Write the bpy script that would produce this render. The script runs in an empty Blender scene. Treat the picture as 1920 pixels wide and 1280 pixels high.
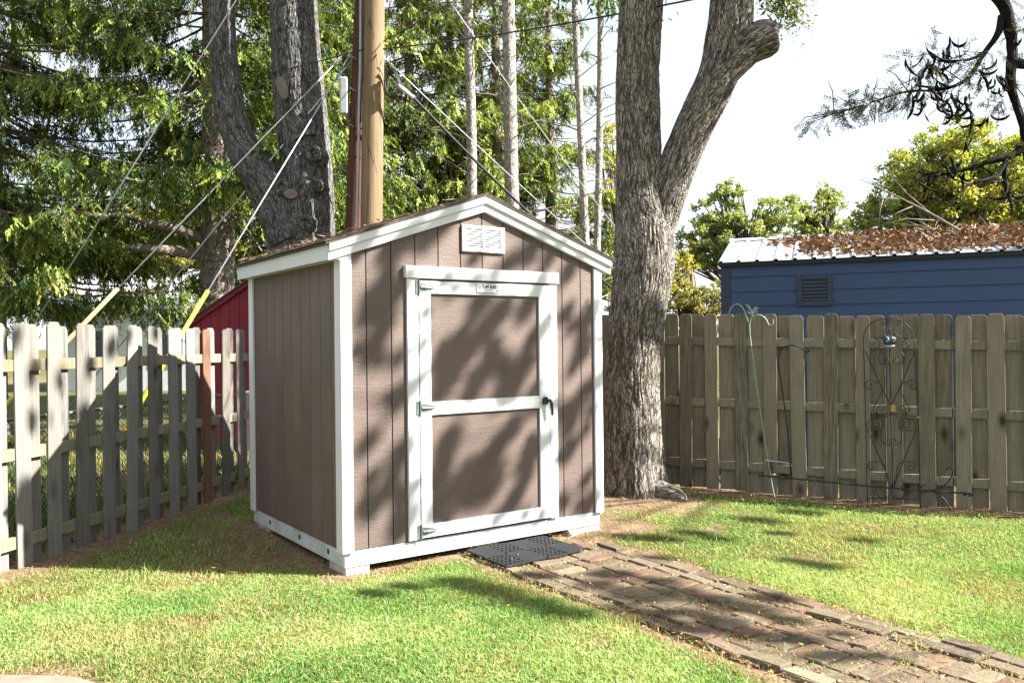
import bpy, bmesh, math, random
import numpy as np
from mathutils import Vector, Matrix
random.seed(7); rng = np.random.default_rng(11)
SC = bpy.context.scene
COL = SC.collection
rad = math.radians

# ------------------------------------------------------------------ camera
FPX, ROLL, PITCH, EYE = 1567.0, 0.0102, 2.8/1567, 1.634
cam_d = bpy.data.cameras.new('camera'); cam = bpy.data.objects.new('camera', cam_d); COL.objects.link(cam)
cam_d.sensor_width = 36; cam_d.lens = FPX/1920*36; cam_d.clip_start = .05; cam_d.clip_end = 2000
r_ = Vector((math.cos(ROLL), 0, -math.sin(ROLL)))
b_ = Vector((0, -1, -PITCH)).normalized()
u_ = b_.cross(r_).normalized()
r_ = u_.cross(b_)
m_ = Matrix((r_, u_, b_)).transposed().to_4x4(); m_.translation = (0, 0, EYE)
cam.matrix_world = m_
SC.camera = cam

# ------------------------------------------------------------------ sun, sky, exposure
SUN_AZ, SUN_EL = rad(-7.5), rad(38)          # azimuth from +X towards +Y
SDIR = np.array([math.cos(SUN_AZ)*math.cos(SUN_EL), math.sin(SUN_AZ)*math.cos(SUN_EL), math.sin(SUN_EL)])
sun_d = bpy.data.lights.new('sun', 'SUN'); sun = bpy.data.objects.new('sun', sun_d); COL.objects.link(sun)
sun_d.energy = 5.0; sun_d.angle = rad(.53); sun_d.color = (1, .965, .90)
sun.rotation_euler = Vector(SDIR).to_track_quat('Z', 'Y').to_euler()
sun.location = (20, -3, 20)
world = bpy.data.worlds.new('World'); SC.world = world; world.use_nodes = True
wn = world.node_tree; wn.nodes.clear()
wo = wn.nodes.new('ShaderNodeOutputWorld'); wb = wn.nodes.new('ShaderNodeBackground')
sky = wn.nodes.new('ShaderNodeTexSky'); sky.sky_type = 'NISHITA'; sky.sun_disc = False
sky.sun_elevation = SUN_EL; sky.sun_rotation = math.pi/2 - SUN_AZ; sky.dust_density = 1.5
tc = wn.nodes.new('ShaderNodeTexCoord'); nz = wn.nodes.new('ShaderNodeTexNoise')
mp = wn.nodes.new('ShaderNodeMapping'); mp.inputs['Scale'].default_value = (1, 1, 2.6)
nz.inputs['Scale'].default_value = 3.2; nz.inputs['Detail'].default_value = 7; nz.inputs['Roughness'].default_value = .55
rp = wn.nodes.new('ShaderNodeValToRGB')
rp.color_ramp.elements[0].position = .38; rp.color_ramp.elements[0].color = (.68, .68, .68, 1)
rp.color_ramp.elements[1].position = .58; rp.color_ramp.elements[1].color = (1, 1, 1, 1)
mx = wn.nodes.new('ShaderNodeMixRGB'); mx.inputs[2].default_value = (2.15, 2.29, 2.42, 1)
wn.links.new(tc.outputs['Generated'], mp.inputs[0]); wn.links.new(mp.outputs[0], nz.inputs['Vector'])
wn.links.new(nz.outputs['Fac'], rp.inputs[0]); wn.links.new(rp.outputs[0], mx.inputs[0])
wn.links.new(sky.outputs[0], mx.inputs[1]); wn.links.new(mx.outputs[0], wb.inputs[0])
wb.inputs[1].default_value = .10
wn.links.new(wb.outputs[0], wo.inputs[0])
SC.view_settings.view_transform = 'Standard'; SC.view_settings.look = 'None'
SC.view_settings.gamma = 1; SC.view_settings.exposure = 2.3; SC.view_settings.use_curve_mapping = False

# ------------------------------------------------------------------ placing helpers
def ray(x, y):
    dx = (x-960)/FPX; dy = -(y-640)/FPX
    return np.array([dx*math.cos(ROLL)+dy*math.sin(ROLL), 1, -dx*math.sin(ROLL)+dy*math.cos(ROLL)+PITCH])
CAM = np.array([0, 0, EYE])
def P(x, y, Y): return CAM + ray(x, y)*Y
def G(x, y, z=0):
    d = ray(x, y); return CAM + d*((z-EYE)/d[2])
def PL(x, y, o, n):
    d = ray(x, y); return CAM + d*(((o-CAM)@n)/(d@n))
def gz(x, y):
    x = np.asarray(x, float); y = np.asarray(y, float)
    return .008*np.clip(y-6, -1, 4) - .012*np.clip(x-1, 0, 4)

# ------------------------------------------------------------------ vectorised noise
def _h(ix, iy, iz, s):
    n = (ix.astype(np.int64)*374761393 + iy.astype(np.int64)*668265263 + iz.astype(np.int64)*2147483647 + s*1274126177) & 0xffffffff
    n = ((n ^ (n >> 13))*1274126177) & 0xffffffff
    n = (n ^ (n >> 16)) & 0xffffff
    return n/float(0xffffff)*2-1
def vnoise(p, s=0):
    p = np.asarray(p, float); i = np.floor(p); f = p-i; f = f*f*(3-2*f)
    x, y, z = i[..., 0], i[..., 1], i[..., 2]; a, b, c = f[..., 0], f[..., 1], f[..., 2]
    r = 0
    for dx in (0, 1):
        for dy in (0, 1):
            for dz in (0, 1):
                w = (a if dx else 1-a)*(b if dy else 1-b)*(c if dz else 1-c)
                r = r + w*_h(x+dx, y+dy, z+dz, s)
    return r
def fbm(p, s=0, o=4):
    p = np.asarray(p, float); r = 0; a = .5
    for k in range(o): r = r + a*vnoise(p*2**k, s+k); a *= .5
    return r
def n2(x, y, sc, s=0, o=3):
    x = np.asarray(x, float); return fbm(np.stack([x*sc, np.asarray(y, float)*sc, np.zeros_like(x)+.37], -1), s, o)
def nrm(v): return v/np.maximum(np.linalg.norm(v, axis=-1, keepdims=True), 1e-9)
def sstep(a, b, x): t = np.clip((x-a)/(b-a), 0, 1); return t*t*(3-2*t)

# ------------------------------------------------------------------ object helpers
def tag(o, label=None, cat=None, group=None, kind=None):
    if label: o['label'] = label
    if cat: o['category'] = cat
    if group: o['group'] = group
    if kind: o['kind'] = kind
    return o
def empty(name, loc=(0, 0, 0), rz=0, label=None, cat=None, group=None):
    o = bpy.data.objects.new(name, None); COL.objects.link(o); o.location = [float(v) for v in loc]; o.rotation_euler = (0, 0, rz)
    o.empty_display_size = .1
    return tag(o, label, cat, group)
def link(name, me, mat, parent=None, loc=None, rot=None):
    o = bpy.data.objects.new(name, me); COL.objects.link(o)
    if mat is not None and not me.materials: me.materials.append(mat)
    if parent is not None: o.parent = parent
    if loc is not None: o.location = [float(v) for v in loc]
    if rot is not None: o.rotation_euler = rot
    return o
def np_mesh(name, V, F, attrs=None, smooth=False):
    V = np.ascontiguousarray(V, np.float32); F = np.ascontiguousarray(F, np.int32); k = F.shape[1]
    me = bpy.data.meshes.new(name)
    me.vertices.add(len(V)); me.vertices.foreach_set('co', V.ravel())
    me.loops.add(F.size); me.loops.foreach_set('vertex_index', F.ravel())
    me.polygons.add(len(F)); me.polygons.foreach_set('loop_start', np.arange(0, F.size, k, dtype=np.int32))
    if attrs:
        for an, (ty, data) in attrs.items():
            a = me.attributes.new(an, ty, 'POINT')
            a.data.foreach_set('color' if ty == 'FLOAT_COLOR' else ('vector' if ty == 'FLOAT_VECTOR' else 'value'), np.ascontiguousarray(data, np.float32).ravel())
    me.update(calc_edges=True)
    if smooth: me.polygons.foreach_set('use_smooth', np.ones(len(F), bool)); me.update()
    return me
def rgba(c): return np.concatenate([c, np.ones((len(c), 1))], 1)
class MB:
    def __init__(s): s.v = []; s.f = []
    def box(s, x0, x1, y0, y1, z0, z1):
        n = len(s.v)
        s.v += [(x0, y0, z0), (x1, y0, z0), (x1, y1, z0), (x0, y1, z0), (x0, y0, z1), (x1, y0, z1), (x1, y1, z1), (x0, y1, z1)]
        s.f += [[n+i for i in q] for q in ((3, 2, 1, 0), (4, 5, 6, 7), (0, 1, 5, 4), (1, 2, 6, 5), (2, 3, 7, 6), (3, 0, 4, 7))]
        return s
    def prism(s, poly, y0, y1, ax='y'):
        """polygon in (a,b) extruded along an axis; counter-clockwise seen from -axis"""
        n = len(s.v); k = len(poly)
        def mk(a, b, t): return (a, t, b) if ax == 'y' else ((t, a, b) if ax == 'x' else (a, b, t))
        s.v += [mk(a, b, y0) for a, b in poly] + [mk(a, b, y1) for a, b in poly]
        s.f.append([n+i for i in range(k)]); s.f.append([n+k+i for i in reversed(range(k))])
        for i in range(k):
            j = (i+1) % k; s.f.append([n+j, n+i, n+k+i, n+k+j])
        return s
    def tube(s, pts, r, seg=6, cap=True):
        pts = [Vector([float(c) for c in p]) for p in pts]; n0 = len(s.v); N = len(pts)
        rr = r if hasattr(r, '__len__') else [r]*N
        t0 = (pts[1]-pts[0]).normalized(); up = Vector((0, 0, 1)) if abs(t0.z) < .9 else Vector((1, 0, 0))
        a = t0.cross(up).normalized()
        for i, p in enumerate(pts):
            t = (pts[min(i+1, N-1)]-pts[max(i-1, 0)]).normalized()
            a = (a - t*a.dot(t)).normalized(); b = t.cross(a)
            for k in range(seg):
                th = 2*math.pi*k/seg; q = p + (a*math.cos(th)+b*math.sin(th))*rr[i]; s.v.append(tuple(q))
        for i in range(N-1):
            for k in range(seg):
                k2 = (k+1) % seg; s.f.append([n0+i*seg+k, n0+i*seg+k2, n0+(i+1)*seg+k2, n0+(i+1)*seg+k])
        if cap:
            s.f.append([n0+k for k in reversed(range(seg))]); s.f.append([n0+(N-1)*seg+k for k in range(seg)])
        return s
    def mesh(s, name, bevel=0, smooth=False, fixn=True):
        me = bpy.data.meshes.new(name); me.from_pydata(s.v, [], s.f)
        if bevel or fixn:
            bm = bmesh.new(); bm.from_mesh(me)
            if fixn: bmesh.ops.recalc_face_normals(bm, faces=bm.faces)
            if bevel:
                bmesh.ops.bevel(bm, geom=bm.edges[:], offset=bevel, segments=1, affect='EDGES', profile=.5)
            bm.to_mesh(me); bm.free()
        if smooth: me.polygons.foreach_set('use_smooth', np.ones(len(me.polygons), bool))
        me.update(); return me
    def build(s, name, mat, parent=None, bevel=0, smooth=False, loc=None, rot=None):
        return link(name, s.mesh(name, bevel, smooth), mat, parent, loc, rot)
def smooth_path(pts, n=6):
    pts = [np.array(p, float) for p in pts]; out = []
    q = [2*pts[0]-pts[1]] + pts + [2*pts[-1]-pts[-2]]
    for i in range(1, len(q)-2):
        p0, p1, p2, p3 = q[i-1:i+3]
        for k in range(n):
            t = k/n
            out.append(.5*((2*p1)+(-p0+p2)*t+(2*p0-5*p1+4*p2-p3)*t*t+(-p0+3*p1-3*p2+p3)*t**3))
    out.append(pts[-1]); return out

# ------------------------------------------------------------------ materials
class NT:
    def __init__(s, name):
        s.m = bpy.data.materials.new(name); s.m.use_nodes = True; s.t = s.m.node_tree; s.t.nodes.clear()
        s.out = s.t.nodes.new('ShaderNodeOutputMaterial')
    def n(s, ty, ins=None, **kw):
        nd = s.t.nodes.new('ShaderNode'+ty)
        for k, v in kw.items(): setattr(nd, k, v)
        for k, v in (ins or {}).items():
            if isinstance(v, bpy.types.NodeSocket): s.t.links.new(v, nd.inputs[k])
            else: nd.inputs[k].default_value = v
        return nd
    def ramp(s, fac, stops):
        nd = s.n('ValToRGB', {0: fac}); e = nd.color_ramp.elements
        while len(e) < len(stops): e.new(.5)
        for i, (p, c) in enumerate(stops):
            e[i].position = p; e[i].color = (c, c, c, 1) if isinstance(c, (int, float)) else (*c, 1)
        return nd.outputs[0]
    def mix(s, f, a, b, bt='MIX'):
        nd = s.n('MixRGB', {0: f, 1: a if not isinstance(a, tuple) else (*a, 1), 2: b if not isinstance(b, tuple) else (*b, 1)}, blend_type=bt); return nd.outputs[0]
    def math(s, op, a, b=0.0): return s.n('Math', {0: a, 1: b}, operation=op).outputs[0]
    def noise(s, vec, scale, detail=4, rough=.55, dist=0): return s.n('TexNoise', {'Vector': vec, 'Scale': scale, 'Detail': detail, 'Roughness': rough, 'Distortion': dist}).outputs['Fac']
    def mapv(s, vec, sc): return s.n('Mapping', {0: vec, 'Scale': sc}).outputs[0]
    def objv(s, rnd=True):
        o = s.n('TexCoord').outputs['Object']
        if not rnd: return o
        r = s.n('ObjectInfo').outputs['Random']
        c = s.n('CombineXYZ', {0: s.math('MULTIPLY', r, 37.), 1: s.math('MULTIPLY', r, 91.), 2: s.math('MULTIPLY', r, 53.)}).outputs[0]
        return s.n('VectorMath', {0: o, 1: c}, operation='ADD').outputs[0]
    def rnd(s): return s.n('ObjectInfo').outputs['Random']
    def attr(s, name): return s.n('Attribute', attribute_name=name)
    def bump(s, h, st=.3, d=.01): return s.n('Bump', {'Strength': st, 'Distance': d, 'Height': h}).outputs[0]
    def done(s, color, rough=.6, bump=None, metal=0, spec=.4):
        b = s.n('BsdfPrincipled', {'Base Color': color if not isinstance(color, tuple) else (*color, 1), 'Roughness': rough, 'Metallic': metal, 'Specular IOR Level': spec})
        if bump is not None: s.t.links.new(bump, b.inputs['Normal'])
        s.t.links.new(b.outputs[0], s.out.inputs[0]); return s.m
def simple(name, c, rough=.6, metal=0, var=.15, sc=12, spec=.4):
    t = NT(name); v = t.objv(); f = t.noise(v, sc, 5)
    col = t.mix(t.ramp(f, [(.3, 0.), (.7, 1.)]), tuple(x*(1-var) for x in c), tuple(min(1, x*(1+var)) for x in c))
    return t.done(col, rough, t.bump(f, .1, .005), metal, spec)
M = {}
# white paint with faint grain and dirt
t = NT('white_paint'); v = t.objv(); g = t.noise(t.mapv(v, (1, 1, .12)), 60, 3); d = t.noise(v, 5, 6)
M['white'] = t.done(t.mix(t.ramp(d, [(.50, 0.), (.78, .4)]), t.mix(g, (.54, .55, .565), (.595, .60, .61)), (.46, .455, .42)), .45, t.bump(g, .12, .003))
t = NT('weathered_white_paint'); v = t.objv(); g = t.noise(v, 40, 3); d = t.noise(v, 4, 7, .65)
M['skid'] = t.done(t.mix(t.ramp(d, [(.42, 0.), (.72, .8)]), t.mix(g, (.46, .49, .50), (.54, .56, .57)), (.28, .295, .25)), .6, t.bump(d, .2, .005))
# brown embossed siding
t = NT('brown_siding'); v = t.objv(); w = t.noise(t.mapv(v, (1, 1, .35)), 9, 3)
gr = t.noise(t.mapv(v, (.4, .4, 3.2)), 24, 4, .6, 1.2)
fine = t.noise(t.mapv(v, (30, 30, 3)), 6, 3)
h = t.math('ADD', gr, t.math('MULTIPLY', fine, .8)); dd = t.noise(v, 2.2, 5)
c = t.mix(t.ramp(dd, [(.3, 0.), (.75, 1.)]), (.104, .075, .063), (.152, .112, .096))
c = t.mix(t.math('MULTIPLY', t.rnd(), .35), c, (.10, .075, .065))
M['brown'] = t.done(c, .62, t.bump(h, .85, .005), 0, .3)
M['groove'] = simple('dark_groove', (.035, .026, .022), .9)
# weathered fence boards
def fencemat(name, c1, c2, green, redv):
    t = NT(name); v = t.objv(); sv = t.mapv(v, (1, 1, .07))
    g1 = t.noise(sv, 46, 6, .6, .6); g2 = t.n('TexWave', {'Vector': t.mapv(v, (1, 1, .10)), 'Scale': 16., 'Distortion': 5., 'Detail': 3., 'Detail Scale': 1.4}, bands_direction='X').outputs['Fac']
    lo = t.noise(v, 2.6, 5); mo = t.noise(t.mapv(v, (1, 1, .4)), 5, 5, .6)
    kn = t.n('TexVoronoi', {'Vector': t.mapv(v, (1, .2, .5)), 'Scale': 3.7}).outputs['Distance']
    knot = t.ramp(kn, [(.05, 1.), (.10, 0.)]); ring = t.ramp(kn, [(.08, .7), (.22, 0.)])
    c = t.mix(t.ramp(g1, [(.32, 0.), (.68, 1.)]), c1, c2)
    c = t.mix(t.math('MULTIPLY', g2, .35), c, tuple(x*.55 for x in c1))
    c = t.mix(t.ramp(mo, [(.45, 0.), (.7, green)]), c, (.105, .115, .05))
    c = t.mix(t.ramp(lo, [(.5, 0.), (.75, .55)]), c, tuple(x*.5 for x in c1))
    r = t.rnd(); c = t.mix(t.ramp(r, [(0., .0), (.4, .55), (1., .0)]), c, redv)
    c = t.mix(t.ramp(t.math('FRACT', t.math('MULTIPLY', r, 7.3)), [(0., 0.), (1., .35)]), c, tuple(min(1, x*1.5) for x in c2))
    c = t.mix(ring, c, tuple(x*.6 for x in c1)); c = t.mix(knot, c, (.035, .024, .016))
    return t.done(c, .85, t.bump(t.math('ADD', g1, t.math('MULTIPLY', g2, .5)), .5, .006), 0, .2)
M['fence_grey'] = fencemat('grey_fence_wood', (.075, .072, .068), (.25, .242, .228), .3, (.11, .09, .07))
M['fence_brown'] = fencemat('brown_fence_wood', (.052, .044, .032), (.245, .213, .158), .35, (.105, .072, .048))
M['fence_red'] = fencemat('reddish_fence_wood', (.10, .048, .032), (.16, .085, .06), .1, (.16, .08, .05))
M['rail'] = fencemat('rail_wood', (.13, .115, .072), (.26, .235, .165), .5, (.16, .12, .075))
M['rail_dim'] = fencemat('weathered_rail_wood', (.085, .075, .05), (.215, .195, .145), .5, (.14, .10, .065))
# bark from a per-vertex coordinate so grain follows the limb
def barkmat(name, dark, light, sc=14, moss=0., lich=.0):
    t = NT(name); v = t.attr('bark').outputs['Vector']
    n1 = t.noise(t.mapv(v, (1, 1, .2)), sc, 6, .6, .5); n2_ = t.noise(v, 3.2, 6, .6); n3 = t.noise(v, 60, 3)
    hgt = t.attr('hgt').outputs['Fac']
    c = t.mix(t.ramp(hgt, [(.05, 0.), (.6, 1.)]), dark, light)
    wv = t.n('VectorMath', {0: v, 1: t.n('VectorMath', {0: t.n('TexNoise', {'Vector': v, 'Scale': 7., 'Detail': 3.}).outputs['Color'], 1: (.10, .10, .10)}, operation='MULTIPLY').outputs[0]}, operation='ADD').outputs[0]
    vo = t.n('TexVoronoi', {'Vector': t.mapv(wv, (1, 1, .16)), 'Scale': sc*2.2, 'Randomness': 1.}, feature='DISTANCE_TO_EDGE').outputs['Distance']
    cr = t.ramp(vo, [(.02, 0.), (.16, 1.)])
    c = t.mix(t.ramp(vo, [(.03, .75), (.13, 0.)]), c, tuple(x*.45 for x in dark))
    c = t.mix(t.ramp(n1, [(.38, .35), (.6, 0.)]), c, dark)
    c = t.mix(t.ramp(n2_, [(.5, 0.), (.72, moss)]), c, (.16, .105, .05))
    c = t.mix(t.ramp(n3, [(.55, 0.), (.75, .3)]), c, tuple(min(1, x*1.4) for x in light))
    return t.done(c, .9, t.bump(t.math('ADD', t.math('ADD', n1, t.math('MULTIPLY', n3, .4)), t.math('MULTIPLY', cr, 1.1)), .9, .014), 0, .15)
M['bark'] = barkmat('furrowed_grey_bark', (.060, .051, .042), (.30, .27, .23), 20, .25)
M['bark_maple'] = barkmat('dark_grey_bark', (.050, .047, .045), (.20, .192, .186), 18, .12)
M['bark_spruce'] = barkmat('scaly_spruce_bark', (.13, .10, .08), (.36, .31, .265), 20, .2)
M['bark_pale'] = barkmat('pale_spruce_bark', (.20, .17, .14), (.50, .46, .42), 16, .1)
M['bark_dark'] = barkmat('dark_twig_bark', (.008, .006, .005), (.022, .018, .015), 20)  # the limb's backlit shade is put into this near-black colour
M['dead_twig'] = simple('dead_twig', (.20, .17, .135), .9, 0, .3)
M['spruce_twig'] = simple('spruce_twig', (.13, .10, .075), .9, 0, .3)
M['cut_wood'] = simple('cut_wood', (.15, .115, .09), .8, 0, .25, 20)
def polemat(name, a, b, streak):
    t = NT(name); v = t.objv(); g = t.noise(t.mapv(v, (1, 1, .03)), 30, 6, .6, .4); l = t.noise(t.mapv(v, (1, 1, .3)), 3, 5)
    c = t.mix(t.ramp(g, [(.3, 0.), (.7, 1.)]), a, b); c = t.mix(t.ramp(l, [(.45, 0.), (.75, .6)]), c, streak)
    cr = t.n('TexVoronoi', {'Vector': t.mapv(v, (1, 1, .05)), 'Scale': 14.}, feature='DISTANCE_TO_EDGE').outputs['Distance']
    c = t.mix(t.ramp(cr, [(.012, .7), (.03, 0.)]), c, tuple(x*.3 for x in a))
    return t.done(c, .8, t.bump(g, .4, .006), 0, .2)
M['pole_tan'] = polemat('tan_pole_wood', (.155, .10, .055), (.245, .175, .105), (.12, .088, .055))
M['pole_red'] = polemat('red_brown_pole_wood', (.06, .026, .016), (.12, .046, .025), (.03, .02, .016))
# foliage: colour attribute, diffuse + translucent
def leafmat(name, tr=.35, gl=.06, rough=.45):
    t = NT(name); c = t.attr('col').outputs['Color']
    d = t.n('BsdfDiffuse', {0: c}).outputs[0]; tc_ = t.mix(1., c, (1.25, 1.15, .5), 'MULTIPLY')
    tl = t.n('BsdfTranslucent', {0: tc_}).outputs[0]
    s1 = t.n('MixShader', {0: tr, 1: d, 2: tl}).outputs[0]
    gls = t.n('BsdfGlossy', {0: (1, 1, 1, 1), 'Roughness': rough}).outputs[0]
    t.t.links.new(t.n('MixShader', {0: gl, 1: s1, 2: gls}).outputs[0], t.out.inputs[0]); return t.m
M['needle'] = leafmat('spruce_needles', .24, .015)
M['leaf'] = leafmat('broad_leaves', .5, .03)
M['blade'] = leafmat('grass_blades', .4, .012, .5)
M['litter'] = leafmat('dry_litter', .1, .02)
# ground
t = NT('lawn_soil'); v = t.n('TexCoord').outputs['Object']; a = t.attr('dirt').outputs['Fac']
n1 = t.noise(v, 9, 8, .65); n2_ = t.noise(v, 55, 5, .7); n3 = t.noise(v, 1.4, 5)
gr = t.mix(t.ramp(n2_, [(.3, 0.), (.7, 1.)]), (.05, .06, .018), (.12, .115, .04))
so = t.mix(t.ramp(n1, [(.3, 0.), (.7, 1.)]), (.13, .085, .052), (.30, .20, .125)); so = t.mix(t.ramp(n2_, [(.5, 0.), (.8, .6)]), so, (.07, .045, .03))
so = t.mix(t.ramp(n3, [(.45, 0.), (.65, .5)]), so, (.28, .21, .145))
M['ground'] = t.done(t.mix(a, gr, so), .95, t.bump(t.math('ADD', n1, n2_), .8, .03), 0, .1)
# bricks: per-brick palette, moss and grit
t = NT('old_paving_brick'); v = t.objv(); r = t.rnd()
base = t.ramp(r, [(0., (.065, .047, .035)), (.25, (.095, .066, .048)), (.45, (.135, .10, .070)), (.6, (.13, .062, .047)), (.75, (.078, .058, .045)), (.88, (.22, .175, .12)), (1., (.052, .038, .031))])
f = t.noise(v, 16, 7, .7); f2 = t.noise(v, 70, 4, .7)
c = t.mix(t.ramp(f, [(.42, 0.), (.7, .75)]), base, (.16, .14, .085)); c = t.mix(t.ramp(f2, [(.5, 0.), (.8, .4)]), c, (.30, .25, .18))
M['brick'] = t.done(c, .9, t.bump(t.math('ADD', f, f2), .7, .008), 0, .15)
M['concrete'] = simple('concrete', (.40, .37, .32), .9, 0, .25, 14)
M['stone'] = simple('pale_stone', (.18, .145, .11), .9, 0, .25, 9)
M['rubber'] = simple('black_rubber', (.012, .0125, .0145), .7, 0, .3, 30)
M['galv'] = simple('galvanised_steel', (.13, .155, .145), .4, .35, .15, 40)
M['black'] = simple('black_plastic', (.012, .014, .014), .35)
M['yellow'] = simple('yellow_plastic', (.72, .52, .03), .5, 0, .1)
M['yellow_pale'] = simple('faded_yellow_plastic', (.62, .52, .14), .6, 0, .15)
M['steel'] = simple('steel_cable', (.40, .41, .43), .4, .6)
M['cable'] = simple('black_cable', (.015, .015, .017), .5)
M['grey_pipe'] = simple('grey_conduit', (.30, .33, .37), .5, .2)
M['box_grey'] = simple('grey_box', (.42, .44, .46), .5, .1)
M['iron'] = simple('dark_iron', (.022, .028, .030), .6, .3)
M['green_iron'] = simple('green_painted_iron', (.20, .27, .19), .5)
M['rust'] = simple('rusty_iron', (.17, .09, .05), .8)
t = NT('blue_lap_siding'); v = t.objv(); g = t.noise(t.mapv(v, (.05, 1, 1)), 40, 4); l = t.noise(v, 2, 5)
M['blue'] = t.done(t.mix(l, (.026, .054, .125), (.040, .076, .160)), .6, t.bump(g, .25, .004))
M['blue_trim'] = simple('dark_blue_trim', (.030, .042, .072), .6)
M['dark_trim'] = simple('dark_edge_trim', (.018, .018, .022), .7)
t = NT('galvanised_roof'); v = t.objv(); l = t.noise(v, 3, 6, .65); s_ = t.noise(v, 18, 5)
M['metal_roof'] = t.done(t.mix(t.ramp(s_, [(.55, 0.), (.78, .6)]), t.mix(l, (.50, .56, .64), (.66, .71, .78)), (.20, .16, .13)), .5, t.bump(l, .1, .01), .35)
M['red'] = simple('crimson_siding', (.20, .012, .030), .7, 0, .2, 8)
M['red_trim'] = simple('crimson_trim', (.15, .012, .024), .7, 0, .2, 8)
M['house_wall'] = simple('pale_siding', (.62, .63, .64), .7)
M['house_roof'] = simple('light_grey_shingles', (.40, .41, .43), .85, 0, .2, 20)
M['house_roof_dark'] = simple('slate_shingles', (.07, .09, .13), .85, 0, .2, 20)
M['shingle'] = simple('brown_shingle', (.11, .085, .07), .95, 0, .35, 60)
M['plate'] = simple('white_plate', (.74, .74, .76), .4, 0, .03)
M['ink'] = simple('black_ink', (.012, .012, .014), .5)
M['ink_red'] = simple('red_ink', (.50, .08, .10), .5)
M['ink_grey'] = simple('grey_ink', (.40, .40, .42), .5)
M['glass_blue'] = simple('blue_black_glaze', (.012, .020, .034), .15, 0, .2, 10, .6)
M['cream'] = simple('cream_glaze', (.30, .33, .33), .4)
M['rope'] = simple('jute_rope', (.42, .26, .11), .9)
M['tin'] = simple('pale_transformer_paint', (.50, .53, .55), .5)

# ------------------------------------------------------------------ geometry constants of the yard
CN = P(646, 1065.6, 5.9); CN[2] = 0
AF = rad(55)
U = np.array([math.sin(AF), math.cos(AF), 0]); V_ = np.array([-math.cos(AF), math.sin(AF), 0])
LF0 = np.array([-3.68, 6.15, 0]); LFD = nrm(np.array([.196, .98, 0])); LFN = np.array([LFD[1], -LFD[0], 0])     # left fence, towards the yard
RF0 = np.array([1.847, 9.28, 0]); RFD = nrm(np.array([.276, -.120, 0])); RFN = np.array([RFD[1], -RFD[0], 0])     # right fence, towards the yard
TRK = np.array([1.30, 8.95, 0])
def shed_uv(x, y): d = np.stack([np.asarray(x)-CN[0], np.asarray(y)-CN[1]], -1); return d@U[:2], d@V_[:2]

def dirt_mask(x, y):
    """1 = bare soil and needles, 0 = full grass"""
    u, v = shed_uv(x, y); nn = n2(x, y, 2.2, 3); nf = n2(x, y, 7, 9)
    du = np.maximum(np.maximum(-u, u-2.385), 0); dv = np.maximum(np.maximum(-v, v-2.), 0)
    m = 1-sstep(.02, .34, np.hypot(du, dv)+nn*.22)
    left = (1-sstep(.1, 1.3, -u+nn*1.4))*sstep(-.1, .5, v+nn*.5)*.75                       # worn ground beside the shed
    m = np.maximum(m, np.where(u < 0, left, 0))
    dl = (x-LF0[0])*LFN[0]+(y-LF0[1])*LFN[1]; m = np.maximum(m, (1-sstep(.1, .62, np.abs(dl)+nn*.4)))
    dr = (x-RF0[0])*RFN[0]+(y-RF0[1])*RFN[1]; m = np.maximum(m, (1-sstep(.15, .55, np.abs(dr)+nn*.3)))
    dt = np.hypot(x-TRK[0]+.15, y-TRK[1]+.3); m = np.maximum(m, 1-sstep(.45, 1.25, dt+nn*.5))
    # strip from the trunk along the right end of the shed to the path
    m = np.maximum(m, (1-sstep(.15, .75, np.abs(u-2.55)+nn*.4))*sstep(-.75, -.1, v))
    # path and its worn edges
    pu = np.maximum(np.maximum(.98-u, u-2.08), 0); m = np.maximum(m, np.where(v < .1, 1-sstep(.0, .22, pu+nf*.18+nn*.08), 0))
    pc = np.hypot((x+2.45)*.9, y-3.98); m = np.maximum(m, 1-sstep(.2, .5, pc+nn*.3))
    m = np.maximum(m, sstep(.22, .5, nn+nf*.5)*.75)
    return np.clip(m, 0, 1)

# ------------------------------------------------------------------ ground
def axis(lo, hi, a, b, step, far):
    fine = np.arange(a, b, step); n = 16
    l = a-(a-lo)*(np.linspace(1, 0, n, endpoint=False)**2.4); r = b+(hi-b)*(np.linspace(0, 1, n)**2.4)
    return np.concatenate([l, fine, r])
gx = axis(-400, 400, -8, 8, .06, 0); gy = axis(-60, 700, 2.5, 12, .06, 0)
XX, YY = np.meshgrid(gx, gy); ZZ = gz(XX, YY)
near = (np.abs(XX) < 9)*(YY < 13)*(YY > 2)
uu, vv = shed_uv(XX, YY); onp = (uu > .95)*(uu < 2.1)*(vv < .1)
DM = dirt_mask(XX, YY)
bare = sstep(-2.5, -6., XX)*0
ZZ = ZZ + near*(n2(XX, YY, 1.1, 21)*.02 + n2(XX, YY, 6, 22)*.015*(DM+.2)) - near*onp*.014
idx = np.arange(XX.size).reshape(XX.shape)
F = np.stack([idx[:-1, :-1], idx[:-1, 1:], idx[1:, 1:], idx[1:, :-1]], -1).reshape(-1, 4)
me = np_mesh('ground', np.stack([XX, YY, ZZ], -1).reshape(-1, 3), F, {'dirt': ('FLOAT', DM.ravel())}, True)
tag(link('ground', me, M['ground']), 'grass and bare soil ground of the back yard', None, None, 'structure')
def gsurf(x, y): 
    u, v = shed_uv(x, y)
    return gz(x, y)+n2(x, y, 1.1, 21)*.02

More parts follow.
